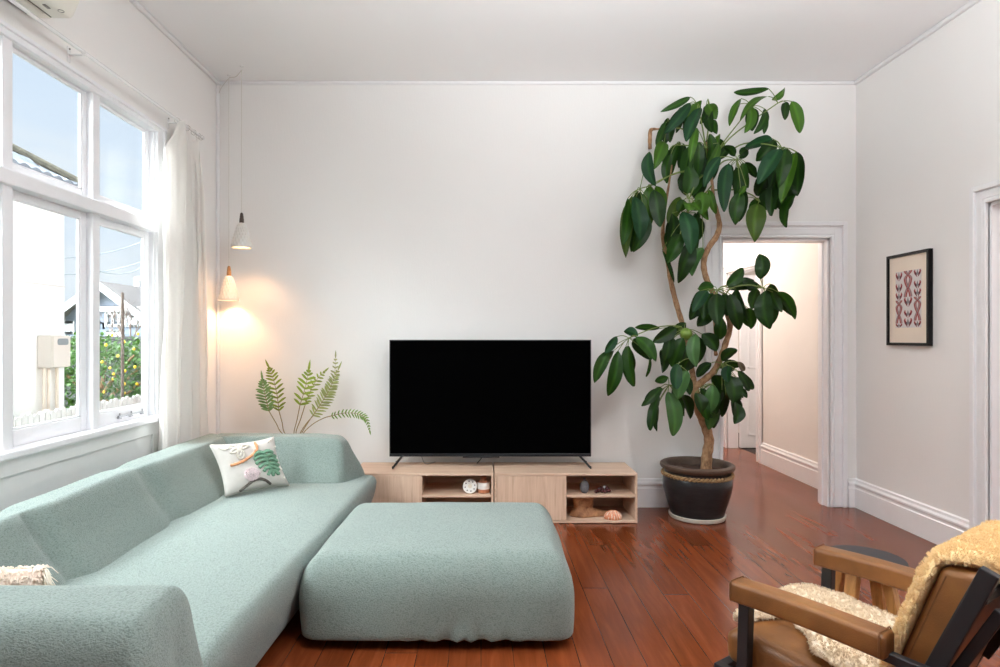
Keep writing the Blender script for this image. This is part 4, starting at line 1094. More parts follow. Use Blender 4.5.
cur = thing('curtain', 'white linen curtain drawn to the corner beside the window', 'curtain', (RX, 4.15, .02))
def curtain_panel(y_top, y_bot, z_top, folds, xc, amp, seed, zb=.02, tuck=None):
    def f(u, v):                # v = 0 at the hem
        zt = interp(z_top, u); z = lerp(zb, zt, v)
        y = lerp(interp(y_bot, u), interp(y_top, u), v ** .8)
        ph = 2 * PI * folds * u + seed
        a = amp * lerp(1.0, .55, v) * (1 - smoothstep(.93, 1.0, v) * .6)
        x = xc + a * (math.sin(ph + .5 * math.sin(3 * v + seed)) + .35 * math.sin(2.3 * ph + 4 * v)) + .010 * noise.noise(Vector((u * 6, v * 5, seed)))
        y += .018 * math.sin(2 * ph + 1.3 * v) * (1 - .4 * v) + .012 * noise.noise(Vector((u * 3, v * 7, seed + 4)))
        x = max(XL + .012 + .002 * (1 + math.sin(ph)), x)
        return Vector((x, y, z))
    return f
fa = curtain_panel([(0, 3.81), (.25, 4.06), (.34, 4.09), (.7, 4.20), (1, 4.27)], [(0, 3.74), (1, 4.22)], [(0, 2.54), (.26, 2.80), (.32, 2.80), (.62, 2.66), (1, 2.56)], 3.6, RX + .04, .044, .4)
fb = curtain_panel([(0, 4.10), (.3, 4.22), (.8, 4.40), (1, 4.47)], [(0, 4.15), (1, 4.55)], [(0, 2.78), (.25, 2.775), (.5, 2.735), (.8, 2.79), (1, 2.54)], 3.2, RX - .012, .034, 2.2)
for nm, f in (('drape_panel', fa), ('sheer_panel', fb)):
    bm = B(); sheet(bm, f, 110, 70); o = obj(nm, bm, M_curtain, cur, angle=180)
    sm = o.modifiers.new('thickness', 'SOLIDIFY'); sm.thickness = .0012

# ------------------------------------------------------------------ pendant lamps in the corner
def pendant(label, x, y, zb, ztop, capmat, swag, power):
    t = thing('pendant_lamp', label, 'lamp', (x, y, zb), 'quilted pendant lamps in the corner')
    h = ztop - zb; R0, R1 = .076, .028
    def quilt(a, z):     # raised diamond lattice
        v = (z - zb) / h; q = math.sin(8 * a + v * 11) ; q2 = math.sin(8 * a - v * 11)
        return .0065 * (abs(q) * abs(q2)) * (1 if .06 < v < .98 else 0)
    bm = B(); pr = [(lerp(R0, R1, (i / 28) ** 1.12), zb + h * i / 28) for i in range(29)]
    pr += [(R1 - .006, ztop + .010), (.012, ztop + .014)]
    rings = lathe(bm, pr, (x, y, 0), 96, None, quilt)
    pin = [(lerp(R0 - .006, R1 - .005, (i / 10) ** 1.12), zb + .001 + (h - .006) * i / 10) for i in range(11)]
    r2 = lathe(bm, pin, (x, y, 0), 96)
    for k in range(96): bm.faces.new((rings[0][k], rings[0][(k + 1) % 96], r2[0][(k + 1) % 96], r2[0][k]))
    obj('lamp_shade', bm, M_shade, t, angle=70)
    bm = B(); lathe(bm, [(.013, ztop + .008), (.017, ztop + .014), (.016, ztop + .045), (.0135, ztop + .05), (.0145, ztop + .055), (.011, ztop + .082), (.005, ztop + .09), (0, ztop + .09)], (x, y, 0), 20); obj('cap', bm, capmat, t)
    bm = B(); tube(bm, [(x, y, ztop + .085), (x, y, swag[0][2] if swag else ZC - .03)] + [], .0032, 8)
    if swag: tube(bm, smooth_path([(x, y, swag[0][2] - .002)] + swag[1:], 8), .0032, 8)
    obj('cord', bm, plain('white_flex', rgb(222, 218, 212), .5, var=.01), t)
    bm = B(); bmesh.ops.create_uvsphere(bm, u_segments=16, v_segments=12, radius=.024); bmesh.ops.translate(bm, vec=(x, y, zb + .10), verts=bm.verts[:]); obj('bulb', bm, M_bulb, t)
    lamp('pendant_bulb_light', 'SPOT', (x, y, zb + .062), power, (1, .54, .26), .022, (0, 0, 0), spot_size=math.radians(130), spot_blend=1.0)
    return t
M_wcap = plain('wood_lamp_cap', rgb(150, 112, 70), .5, var=.15, scale=40); M_dcap = plain('dark_lamp_cap', rgb(74, 62, 54), .45, var=.15)
C1 = (-1.805, 4.60); C2 = (-1.965, 4.755)
pendant('upper quilted white pendant lamp with dark cap, hanging nearer the middle of the wall', C1[0], C1[1], 2.028, 2.205, M_dcap,
        [(C1[0], C1[1], 3.372), (C1[0] - .06, C1[1] + .05, 3.345), (C2[0] + .03, C2[1] - .03, 3.368), (C2[0], C2[1], 3.375), (-2.05, 4.82, 3.33), (-2.085, 4.855, 3.30)], PEND_W)
pendant('lower quilted white pendant lamp with wooden cap, hanging closest to the corner', C2[0], C2[1], 1.640, 1.822, M_wcap, None, PEND_W * 1.15)
for k, (x, y) in enumerate((C1, C2)):
    bm = B(); lathe(bm, [(0, ZC), (.014, ZC), (.014, ZC - .004), (.004, ZC - .006), (.003, ZC - .012), (0, ZC - .012)], (x, y, 0), 14)
    tube(bm, [(x + .010 * math.cos(a), y, ZC - .021 + .010 * math.sin(a)) for a in [PI / 2 + i * PI * 1.5 / 10 for i in range(11)]], .002, 6)
    o = obj('ceiling_hook', bm, M_rod, None, loc=(x, y, ZC)); tag(o, ('small white ceiling hook carrying the upper pendant lamp', 'small white ceiling hook carrying the lower pendant lamp')[k], 'hook', 'ceiling hooks in the corner')

# ------------------------------------------------------------------ framed print on the right wall
pic = thing('framed_print', 'black framed print of red and grey patterned columns on the side wall', 'picture', (XR, 4.25, 1.62))
PY0, PY1, PZ0, PZ1, PX = 4.045, 4.465, 1.297, 1.945, XR - .034
bm = B(); fw = .020
box(bm, (PX, PY0, PZ0), (XR - .002, PY0 + fw, PZ1), .002); box(bm, (PX, PY1 - fw, PZ0), (XR - .002, PY1, PZ1), .002)
box(bm, (PX, PY0 + fw, PZ0), (XR - .002, PY1 - fw, PZ0 + fw), .002); box(bm, (PX, PY0 + fw, PZ1 - fw), (XR - .002, PY1 - fw, PZ1), .002)
obj('frame', bm, plain('black_picture_frame', rgb(12, 12, 13), .5, var=.1, bump=0, spec=.25), pic, smooth=False)
bm = B(); box(bm, (PX + .012, PY0 + fw - .002, PZ0 + fw - .002), (XR - .006, PY1 - fw + .002, PZ1 - fw + .002)); obj('mount', bm, plain('cream_mount', rgb(236, 222, 206), .8, var=.015), pic, smooth=False)
# the print: three columns of pointed geometric motifs; y runs from the far edge (left in view) to the near edge
X_ = PX + .0115; A0, A1, Z0, Z1 = PY1 - .085, PY0 + .080, PZ0 + .125, PZ1 - .125
inks = [plain('print_paper', rgb(214, 208, 206), .8, var=.02), plain('dark_red_ink', rgb(132, 34, 42), .8, var=.08), plain('dusty_pink_ink', rgb(186, 126, 122), .8, var=.1), plain('grey_ink', rgb(128, 124, 126), .8, var=.08), plain('charcoal_ink', rgb(70, 56, 58), .8, var=.08)]
pbm = B(); box(pbm, (X_ - .0005, A1, Z0), (X_ + .001, A0, Z1))
def poly(ink, pts, lift=0):
    vs_ = [pbm.verts.new((X_ - .0008 - lift, lerp(A0, A1, u), lerp(Z0, Z1, v))) for u, v in pts]; pbm.faces.new(vs_).material_index = {'r': 1, 'p': 2, 'g': 3, 'b': 4}[ink]
def bud(uc, v0, v1, w):      # split pointed bud over a grey core
    m_ = (v0 + v1) / 2; h = v1 - v0
    for s_ in (-1, 1):
        poly('r', [(uc + s_ * w * .08, v0), (uc + s_ * w * .8, m_ - h * .05), (uc + s_ * w, v1 - h * .22), (uc + s_ * w * .75, v1), (uc + s_ * w * .30, m_ + h * .05)])
        poly('b', [(uc + s_ * w * .2, v0 + h * .15), (uc + s_ * w * .62, m_), (uc + s_ * w * .36, m_ + h * .12)], .0003)
        poly('p', [(uc + s_ * w * .45, m_ + h * .1), (uc + s_ * w * .85, v1 - h * .15), (uc + s_ * w * .55, v1)], .0004)
    poly('g', [(uc, v0 + h * .2), (uc + w * .30, m_), (uc, v1), (uc - w * .30, m_)], .0005)
def knot(uc, v0, v1, w):     # crossed ribbons
    n = 12
    for s_ in (-1, 1):
        for off, hw, ink, lf in ((0, .40, 'p', .0001), (.42, .10, 'g', .0003), (-.36, .08, 'r', .0004)):
            L = []; R = []
            for i in range(n + 1):
                t_ = i / n; x = s_ * w * .62 * math.cos(PI * t_) + off * w * .5 * s_; L.append((uc + x - hw * w, lerp(v0, v1, t_))); R.append((uc + x + hw * w, lerp(v0, v1, t_)))
            for i in range(n): poly(ink, [L[i], R[i], R[i + 1], L[i + 1]], lf)
for uc, w, items in ((.14, .125, [('b', .83, .99), ('b', .62, .79), ('b', .48, .63), ('k', .36, .49), ('k', .08, .37), ('b', 0, .08)]),
                     (.50, .15, [('k', .86, 1.0), ('k', .54, .86), ('b', .36, .54), ('b', .17, .31), ('b', .0, .17)]),
                     (.86, .125, [('b', .86, 1.0), ('b', .66, .81), ('b', .52, .67), ('k', .41, .53), ('k', .12, .41), ('b', 0, .12)])):
    for kd, a, b in items: (bud if kd == 'b' else knot)(uc, a, b, w * 1.12)
obj('pattern_print', pbm, inks, pic, smooth=False)

# ------------------------------------------------------------------ fern fronds in a tall pot behind the sofa
fern = thing('potted_fern', 'fern with feathery light green fronds rising from behind the sofa corner', 'plant', (-1.36, 4.62, 0))
bm = B(); lathe(bm, [(0, .001), (.085, .001), (.09, .01), (.12, .35), (.13, .56), (.134, .58), (.126, .585), (.115, .56), (0, .55)], (-1.36, 4.62, 0), 36); obj('pot', bm, plain('white_planter', rgb(226, 224, 218), .5, var=.03), fern)
bm = B(); lathe(bm, [(0, .556), (.112, .556), (0, .562)], (-1.36, 4.62, 0), 24); obj('soil', bm, M_soil, fern)
M_frond = leafmat('fern_frond', .5); M_rachis = plain('fern_stalk', rgb(142, 122, 78), .6, var=.1)
def frond(stalk, blade, pin, col, width=.012, dy=.02, seed=0, prow=13):
    """stalk, blade: pixel polylines lifted to Y; pin: length of the longest pinna"""
    rn = random.Random(seed)
    S = [P(px, py, Y) for px, py, Y in stalk]; Bp = [P(px, py, Y) for px, py, Y in blade]
    bm = B(); tube(bm, smooth_path([Vector((-1.36 + .02 * math.cos(seed), 4.62 + .02 * math.sin(seed), .55))] + S + Bp[:1], 6), .0035, 6)
    path = smooth_path(Bp, 10); tube(bm, path, [.0032 * (1 - .7 * i / len(path)) for i in range(len(path))], 6)
    st = obj('frond_stalk', bm, M_rachis, fern)
    bm = B(); lay = tint_layer(bm); n = prow
    for i in range(n + 1):
        t = .02 + .93 * i / n; q = t * (len(path) - 1); j = int(q); a = path[j].lerp(path[min(j + 1, len(path) - 1)], q - j)
        d = (path[min(j + 1, len(path) - 1)] - path[max(j - 1, 0)]).normalized()
        side = d.cross(Vector((0, -1, 0))).normalized()
        L = pin * (math.sin(PI * min(1, .18 + t * .80)) ** .7) * (1.05 - .35 * t)
        for s_ in (-1, 1):
            dd = (side * s_ * .86 + d * .55 + Vector((0, rn.uniform(-.35, .35) + dy, rn.uniform(-.08, .08)))).normalized()
            g = rn.uniform(.8, 1.2); c = (col[0] * g, col[1] * g, col[2] * g, 1)
            w = width * .62; nn = d; m_ = 5; lft, rgt = [], []
            for k in range(m_ + 1):
                tt = k / m_; ww = w * (math.sin(PI * (.12 + .86 * tt)) ** .6) ; pp = a + dd * L * tt - Vector((0, 0, 1)) * L * .12 * tt * tt
                lft.append(bm.verts.new(pp + nn * ww)); rgt.append(bm.verts.new(pp - nn * ww + Vector((0, .002, 0))))
            fs = [bm.faces.new((lft[k], lft[k + 1], rgt[k + 1], rgt[k])) for k in range(m_)]; paint(fs, lay, c)
    # pointed end leaflet
    e = path[-1]; d = (path[-1] - path[-5]).normalized(); s0 = d.cross(Vector((0, -1, 0))).normalized(); L = pin * .9
    pts = [(0, .3), (.3, .55), (.65, .4), (1, 0)]
    lf = [bm.verts.new(e + d * L * a + s0 * width * b) for a, b in pts]; rt_ = [bm.verts.new(e + d * L * a - s0 * width * b + Vector((0, .001, 0))) for a, b in pts]
    fs = [bm.faces.new((lf[k], lf[k + 1], rt_[k + 1], rt_[k])) for k in range(3)]; paint(fs, lay, (*col, 1))
    obj('frond_blade', bm, M_frond, st, angle=180)
frond([(283, 434, 4.60), (276, 423, 4.55)], [(269, 411, 4.52), (265, 395, 4.50), (262.5, 380, 4.50)], .085, (.19, .30, .13), .016, .0, 1, 11)
frond([(285.5, 434, 4.62), (282, 422, 4.62)], [(279, 411, 4.62), (277, 395, 4.63), (273, 378, 4.64), (269, 368, 4.64)], .085, (.24, .29, .04), .015, .0, 2, 11)
frond([(294, 434, 4.62), (297, 420, 4.6)], [(300, 405, 4.58), (304, 392, 4.57), (307, 380, 4.57), (308.5, 371, 4.57)], .10, (.26, .34, .045), .018, .0, 3, 7)
frond([(296, 434, 4.64), (301, 418, 4.66)], [(306, 402, 4.70), (312, 388, 4.72), (318, 378, 4.74), (324, 372, 4.75)], .06, (.28, .33, .08), .014, .0, 6, 7)
frond([(300, 434, 4.62), (306, 424, 4.6)], [(313, 416, 4.60), (322, 402, 4.60), (330, 388, 4.61), (338, 370, 4.63)], .085, (.33, .36, .15), .013, .0, 4, 15)
frond([(301.5, 434, 4.64), (309, 421, 4.66)], [(318, 408, 4.70), (327, 394, 4.72), (334, 378, 4.73), (335.5, 358, 4.74)], .07, (.36, .36, .22), .012, .0, 5, 14)
frond([(303, 434, 4.62), (313, 424, 4.60), (324, 418, 4.58)], [(331, 416, 4.56), (345, 413, 4.53), (358, 414, 4.51), (366, 419, 4.50), (369.5, 430, 4.49)], .045, (.17, .28, .07), .011, .15, 7, 16)
# ------------------------------------------------------------------ the big umbrella tree in its pot
PX0, PY0_ = P(697, 500, 4.60).x, 4.60
plant = thing('potted_umbrella_tree', 'tall umbrella tree with drooping green leaves in a dark glazed pot', 'plant', (PX0, PY0_, 0))
bm = B(); lathe(bm, [(0, .001), (.185, .001), (.200, .006), (.206, .018), (.206, .034), (.199, .036), (.195, .026), (0, .024)], (PX0, PY0_, 0), 64); obj('saucer', bm, M_saucer, plant)
bm = B(); lathe(bm, [(0, .027), (.186, .027), (.192, .034), (.206, .08), (.228, .15), (.246, .22), (.252, .27), (.248, .31), (.238, .338), (.235, .352), (.240, .362)], (PX0, PY0_, 0), 72); pot = obj('pot', bm, M_pot, plant)
bm = B(); lathe(bm, [(.240, .362), (.262, .374), (.270, .388), (.268, .402), (.256, .410), (.236, .410), (.222, .402), (.214, .385), (.210, .35), (.208, .335)], (PX0, PY0_, 0), 72); obj('rim', bm, M_potrim, pot)
bm = B()
for s_ in (0, PI):      # two-strand twist round the neck
    pts = []
    for i in range(361):
        a = 2 * PI * i / 360; q = a * 26 + s_; r_ = .2475 + .0075 * math.cos(q)
        pts.append((PX0 + r_ * math.cos(a), PY0_ + r_ * math.sin(a), .330 + .0085 * math.sin(q)))
    tube(bm, pts, .0085, 6, cap=False)
obj('rope_band', bm, M_rope, pot)
bm = B()
def soil_f(u, v):
    a = 2 * PI * u; r_ = .211 * v
    return Vector((PX0 + r_ * math.cos(a), PY0_ + r_ * math.sin(a), .352 + .022 * noise.noise(Vector((r_ * 14 * math.cos(a), r_ * 14 * math.sin(a), 2))) + .012 * (1 - v)))
g = sheet(bm, lambda u, v: soil_f(u, max(.02, v)), 48, 12, closed_u=True); bm.faces.new([r_[0] for r_ in g]); obj('soil', bm, M_soil, plant, angle=180)
for k, (dx, dy, rr) in enumerate(((-.10, -.10, .032), (-.13, .02, .026), (.10, -.12, .022), (-.05, -.14, .020))):
    bm = B(); bmesh.ops.create_icosphere(bm, subdivisions=3, radius=rr)
    for v in bm.verts: v.co = Vector((v.co.x * 1.25, v.co.y, v.co.z * .7)) * (1 + .25 * noise.noise(v.co * 30)) + Vector((PX0 + dx, PY0_ + dy, .366))
    obj('pebble', bm, plain('brown_pebble', rgb(96, 76, 64), .8, var=.2), plant)

def stem(name, pts, radii, n=6):
    path = smooth_path([P(*p) for p in pts], n); m_ = len(path)
    rs = []
    for i in range(m_):
        q = i / n; j = min(int(q), len(radii) - 2); rs.append(lerp(radii[j], radii[j + 1], q - j) * (1 + .06 * math.sin(i * 1.7)))
    bm = B(); tube(bm, path, rs, 12); return obj(name, bm, M_bark, plant, angle=180)
stem('trunk', [(706, 470, 4.58), (707, 455, 4.57), (709, 440, 4.56), (705, 425, 4.55), (699, 410, 4.55), (696, 397, 4.55), (694, 384, 4.55)], [.042, .039, .036, .035, .035, .034, .027])
stem('branch', [(694, 388, 4.55), (703, 381, 4.53), (714, 371, 4.51), (721, 357, 4.50), (726, 342, 4.50), (730, 327, 4.50), (727, 314, 4.51), (719, 302, 4.52), (711, 289, 4.54), (705, 274, 4.55), (704, 260, 4.55), (709, 247, 4.54), (716, 237, 4.53), (719.5, 226, 4.52), (717, 212, 4.52), (713.5, 198, 4.52), (712, 182, 4.52), (709, 160, 4.52), (706, 142, 4.52)],
     [.025, .024, .023, .022, .021, .020, .019, .018, .021, .021, .021, .021, .021, .019, .016, .013, .011, .009, .006])
stem('branch', [(694, 390, 4.55), (693, 376, 4.58), (690, 362, 4.62), (688, 346, 4.64), (683, 326, 4.66), (677, 306, 4.67), (671, 282, 4.68), (668, 262, 4.68), (663, 238, 4.68), (664, 215, 4.66), (668, 190, 4.64), (672, 165, 4.62)],
     [.026, .021, .019, .019, .020, .020, .019, .018, .016, .012, .009, .006])
stem('branch', [(716, 355, 4.52), (715, 345, 4.56), (715, 330, 4.58), (713, 312, 4.58)], [.014, .012, .010, .008])
stem('old_flower_stalk', [(668, 128, 4.6), (658, 129, 4.58), (651, 130, 4.57), (650, 138, 4.57), (650, 149, 4.57)], [.005, .006, .014, .015, .013])
bm = B(); bmesh.ops.create_uvsphere(bm, u_segments=20, v_segments=14, radius=.045)
for v in bm.verts: v.co = Vector((v.co.x, v.co.y, v.co.z * .95)) * (1 + .05 * math.cos(5 * math.atan2(v.co.y, v.co.x))) + P(686, 334, 4.40)
obj('leaf_bud', bm, plain('bright_green_bud', rgb(112, 140, 52), .45, var=.15, scale=30), plant)

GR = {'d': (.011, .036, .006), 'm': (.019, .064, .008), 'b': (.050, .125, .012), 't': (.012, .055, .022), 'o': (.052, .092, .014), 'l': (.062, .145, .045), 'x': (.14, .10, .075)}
def add_leaf(bm, lay, base, tip, width, tint, roll, sag, fold, rn, curl):
    """One leaflet: pointed oval, folded along its midrib, arching from base to tip"""
    ax = tip - base; L = ax.length; d = ax.normalized()
    view = (Vector((0, 0, CAMZ)) - base).normalized()
    s = d.cross(view)
    if s.length < 1e-3: s = d.cross(Vector((0, 0, 1)))
    s.normalize(); s = (Matrix.Rotation(roll, 3, d) @ s); n = s.cross(d).normalized()
    if n.z < -.2: n = -n
    nu, nv = 12, 6; grid = []
    ph = rn.uniform(0, 6)
    for i in range(nu + 1):
        t_ = i / nu
        w = width * .5 * (math.sin(PI * min(1, t_ ** .86 * .985 + .008)) ** .6)
        c = base.lerp(tip, t_) + n * (sag * L * 4 * t_ * (1 - t_)) + s * (curl * L * 4 * t_ * (1 - t_))
        row = []
        for j in range(nv + 1):
            v_ = 2 * j / nv - 1
            h = fold * abs(v_) * w * (1 if True else 0) - .10 * w * math.sin(t_ * 17 + ph) * abs(v_) * .5
            row.append(bm.verts.new(c + s * (v_ * w) + n * (h - .0 + .07 * width * math.sin(5 * t_ + ph) * v_)))
        grid.append(row)
    g = rn.uniform(.85, 1.18); base_c = Vector(GR[tint]) * g; rib = base_c * 1.5 + Vector((.012, .03, .0))
    for i in range(nu):
        for j in range(nv):
            f = bm.faces.new((grid[i][j], grid[i + 1][j], grid[i + 1][j + 1], grid[i][j + 1]))
            for l, jj in zip(f.loops, (j, j, j + 1, j + 1)):
                k = 1 - min(1, abs(2 * jj / nv - 1) * 3); c = base_c.lerp(rib, k * .75); l[lay] = (c.x, c.y, c.z, 1)
rnL = random.Random(21)
def cluster(hub, stalk, leaves, sd=0):
    """hub (px, py, Y): where the leaflets meet; stalk: points back to the branch; leaves: (bx, by, tx, ty, width px, tint, dY)"""
    bm = B(); H = P(*hub)
    S = smooth_path([P(*q) for q in stalk] + [H], 6)
    tube(bm, S, [.0058 - .002 * i / len(S) for i in range(len(S))], 6)
    bm2 = B(); lay = tint_layer(bm2)
    for (bx, by, tx, ty, w, tint, dy) in leaves:
        Y = hub[2] + dy; yb = lerp(hub[2], Y, .6); yt = Y + rnL.uniform(-.06, .06)
        b_, t_ = P(bx, by, yb), P(tx, ty, yt)
        tube(bm, smooth_path([H, H.lerp(b_, .5) + Vector((0, 0, .012)), b_], 3), .0028, 5)
        add_leaf(bm2, lay, b_, t_, w * Y / F * 1.0, tint, rnL.uniform(-.75, .75), rnL.uniform(.03, .14), rnL.uniform(.10, .5), rnL, rnL.uniform(-.10, .10))
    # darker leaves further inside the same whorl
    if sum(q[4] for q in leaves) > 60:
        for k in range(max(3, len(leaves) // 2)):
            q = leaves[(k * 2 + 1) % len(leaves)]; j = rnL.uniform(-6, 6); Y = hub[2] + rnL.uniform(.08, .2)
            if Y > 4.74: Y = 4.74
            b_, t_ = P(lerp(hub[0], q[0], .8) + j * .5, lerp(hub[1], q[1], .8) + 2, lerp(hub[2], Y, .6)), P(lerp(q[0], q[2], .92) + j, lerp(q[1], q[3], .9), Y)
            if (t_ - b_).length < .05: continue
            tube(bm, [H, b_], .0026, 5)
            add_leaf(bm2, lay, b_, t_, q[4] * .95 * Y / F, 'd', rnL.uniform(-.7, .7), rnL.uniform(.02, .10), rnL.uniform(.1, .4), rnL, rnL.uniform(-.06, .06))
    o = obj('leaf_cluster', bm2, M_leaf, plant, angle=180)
    sm = o.modifiers.new('smooth', 'SUBSURF'); sm.levels = 1; sm.render_levels = 1
    obj('leaf_stalk', bm, plain('green_leaf_stalk', rgb(112, 130, 62), .5, var=.1), o)
# --- crown, upper left
cluster((697, 104, 4.46), [(706, 150, 4.52), (702, 125, 4.48)], [(690, 97, 660.5, 112, 7, 'm', .05), (690, 103, 664.5, 133.5, 11, 't', -.06), (676, 116, 670, 142.5, 11, 'd', .08), (702, 101, 687, 121, 11, 'b', -.02), (700, 108, 686, 141.5, 14, 't', -.05), (686, 115, 685.5, 141, 10, 'm', .1), (680, 108, 676, 133, 9, 'd', .1)])
cluster((708, 99, 4.56), [(706, 145, 4.52), (709, 120, 4.55)], [(708, 104, 716, 119.5, 12, 'b', -.03), (711, 111, 712, 132.5, 11, 'd', -.05), (713, 120, 717, 134, 8, 'm', .03), (706, 106, 700, 124, 9, 'd', .05)])
cluster((668, 128, 4.56), [(700, 146, 4.52), (685, 130, 4.54)], [(666, 122, 656.5, 146, 10, 'm', .0), (664, 142, 654, 169, 13, 'b', -.05), (668, 118, 661, 139, 8, 'd', .05), (672, 126, 664, 145, 8, 'd', .06)])
cluster((640, 188.5, 4.50), [(706, 168, 4.52), (676, 173, 4.5), (655, 184, 4.5)], [(649, 152, 656, 186, 13, 't', -.06), (632, 196, 626, 258, 14, 'o', .06), (628, 198, 623, 245, 12, 'm', .02), (634, 196, 640, 240, 18, 't', -.06), (644, 212, 633, 252, 14, 'd', .05), (637, 190, 631, 225, 9, 'd', .1), (650, 205, 640, 240, 9, 'o', .12)])
cluster((648, 186, 4.52), [(700, 170, 4.52), (676, 173.5, 4.5)], [(650, 186, 648, 229, 15, 'b', .06), (654, 190, 660, 227, 16, 'd', -.04), (656, 186, 664, 211, 11, 'b', .03), (646, 190, 651, 224, 10, 'l', .08)])
cluster((676, 145, 4.55), [(704, 152, 4.52), (690, 146, 4.53)], [(671, 154, 667, 183.5, 10, 'm', -.02), (680, 142, 672, 174, 11, 'm', .02), (684, 144, 679, 168, 9, 'd', .05), (669, 150, 664, 172, 7, 'd', .06)])
# --- crown, middle
cluster((689, 199, 4.42), [(710, 172, 4.52), (698, 180, 4.44)], [(687, 194, 688, 166, 16, 'm', .05), (693, 196, 703, 172, 14, 'm', .05), (684, 200, 678, 212, 11, 'm', -.02), (689, 203, 689, 211, 14, 'b', -.04), (694, 202, 701, 210, 12, 'b', -.02), (683, 192, 684, 170, 12, 'd', .1)])
cluster((688, 213, 4.44), [(700, 196, 4.5), (692, 203, 4.44)], [(680, 197, 668, 223, 13, 'o', .05), (672, 213, 667, 244, 14, 'd', .08), (683, 212, 691, 254, 17, 't', -.08), (680, 234, 668, 263, 15, 'm', .0), (662, 250, 674, 282.5, 5, 'd', .06), (691, 244, 678, 283, 18, 'd', -.02), (693, 223, 697, 247, 9, 'b', .04), (699, 210, 697, 250, 8, 'd', .0), (674, 226, 671, 252, 10, 'd', .12)])
cluster((702, 198, 4.46), [(712, 185, 4.52)], [(702, 192, 703, 215, 15, 'b', -.05), (707, 194, 708, 220, 11, 'b', -.02), (703, 248, 692, 276, 13, 'l', .03), (700, 218, 699, 240, 8, 'd', .05), (709, 190, 716, 214, 8, 'b', .02)])
cluster((706, 148, 4.46), [(707, 160, 4.52)], [(697, 128, 690, 162, 9, 'b', -.05), (710, 134, 705, 172, 13, 'm', -.04), (699, 142, 697, 178, 11, 'm', .02), (719, 143, 706, 168, 8, 'b', -.07), (690, 146, 686, 186, 15, 'm', .06), (713, 146, 711, 182, 12, 'd', .08), (700, 150, 694, 190, 14, 'd', .1), (720, 134, 714, 158, 9, 'b', .0), (727, 147, 718, 160, 9, 'd', .05), (696, 150, 690, 180, 12, 'm', .12)])
cluster((737, 160, 4.42), [(713, 172, 4.52), (724, 161, 4.46)], [(728, 164, 724, 212, 15, 't', -.06), (736, 167, 734, 198, 12, 'd', .04), (743, 163, 748, 188, 10, 'm', .0), (741, 192, 735, 225, 15, 'm', -.02), (735, 156, 724, 146, 9, 'd', .05), (740, 155, 750, 148, 8, 'd', .05), (720, 157, 704, 187, 11, 't', -.05), (746, 186, 738, 196, 6, 'b', -.04), (745, 162, 756, 178, 10, 'd', .06), (731, 165, 722, 182, 12, 'd', .08), (742, 166, 742, 190, 9, 'd', .08)])
# --- crown, upper right
cluster((778, 103, 4.44), [(712, 160, 4.52), (730, 138, 4.48), (752, 121, 4.46)], [(769, 89, 734, 92.5, 8, 'm', .05), (772, 100, 785, 87.5, 7, 'b', .03), (786, 102, 785, 120, 9, 'd', -.03), (792, 101.5, 800, 133, 13, 'b', -.05), (769, 96.5, 740, 121, 8, 'b', -.08)])
cluster((752, 106, 4.48), [(712, 158, 4.52), (729, 135, 4.5)], [(741, 98.5, 729.5, 126, 9, 'b', .0), (740, 104, 730, 122, 6, 'm', .04), (748, 104, 745, 133, 12, 'b', -.04), (752, 108, 752, 131, 13, 'd', .02), (765, 109, 754, 134, 9, 'm', .0), (766, 116, 764, 134, 6, 'm', .03)])
cluster((782, 148, 4.40), [(712, 166, 4.52), (740, 145, 4.46), (764, 144, 4.42)], [(772, 138.5, 745, 147.5, 13, 't', .02), (775, 140, 756, 161, 14, 'd', .06), (779, 149, 758, 184, 17, 't', -.12), (781, 150, 770, 187, 13, 'd', .0), (786, 149, 778, 188, 15, 'm', -.06), (790, 151, 771, 216, 17, 'd', .04), (796, 152, 781, 203, 13, 'b', -.10), (797, 152, 797, 196, 14, 'd', .02), (796, 194, 786, 227.5, 13, 'm', .06), (768, 176, 757, 196, 17, 'd', .06), (772, 186, 763, 212, 17, 'd', .08), (784, 196, 784, 212, 11, 'd', .09), (788, 160, 788, 204, 16, 'd', .1), (776, 165, 768, 202, 17, 'd', .12)])
cluster((760, 202, 4.46), [(714, 190, 4.52), (736, 190, 4.48), (752, 195, 4.47)], [(758, 204, 754, 242, 19, 'o', -.03), (757, 198, 754, 220, 10, 'm', .05), (746, 197, 742, 208, 5, 'd', .03)])
# --- lower right tier
cluster((717, 290, 4.36), [(720, 304, 4.52), (718, 296, 4.42)], [(714, 287, 698, 288, 11, 'm', .1), (700, 291, 690, 320, 13, 'd', .04), (707, 291, 693, 312.5, 11, 't', -.04), (712, 293, 703, 319, 12, 'd', -.02), (711, 311, 697, 326, 13, 'd', .06), (717, 294, 717, 325, 16, 'd', -.08), (722, 318, 720, 339.5, 13, 'm', .03), (730, 294, 739, 330, 15, 'd', -.07), (736, 289, 748, 322, 14, 'd', -.02), (748, 308, 751, 329, 12, 'm', .04), (727, 286, 743, 268, 12, 'm', .03), (728, 287, 758, 287, 11, 'm', .02), (724, 292, 727, 316, 11, 'd', .05), (736, 283, 752, 280, 10, 'd', .07)])
cluster((763, 288, 4.34), [(724, 300, 4.5), (730, 289, 4.38), (748, 285, 4.35)], [(760, 279, 760, 254, 14.5, 'd', .04), (765, 291, 770, 329, 17.5, 'd', -.05), (771, 284, 782, 312, 13, 'd', .0), (778, 292, 795, 319.5, 12, 'm', .04), (757, 289, 752, 310, 14, 'd', .05), (756, 286, 742, 283, 10, 'd', .08)])
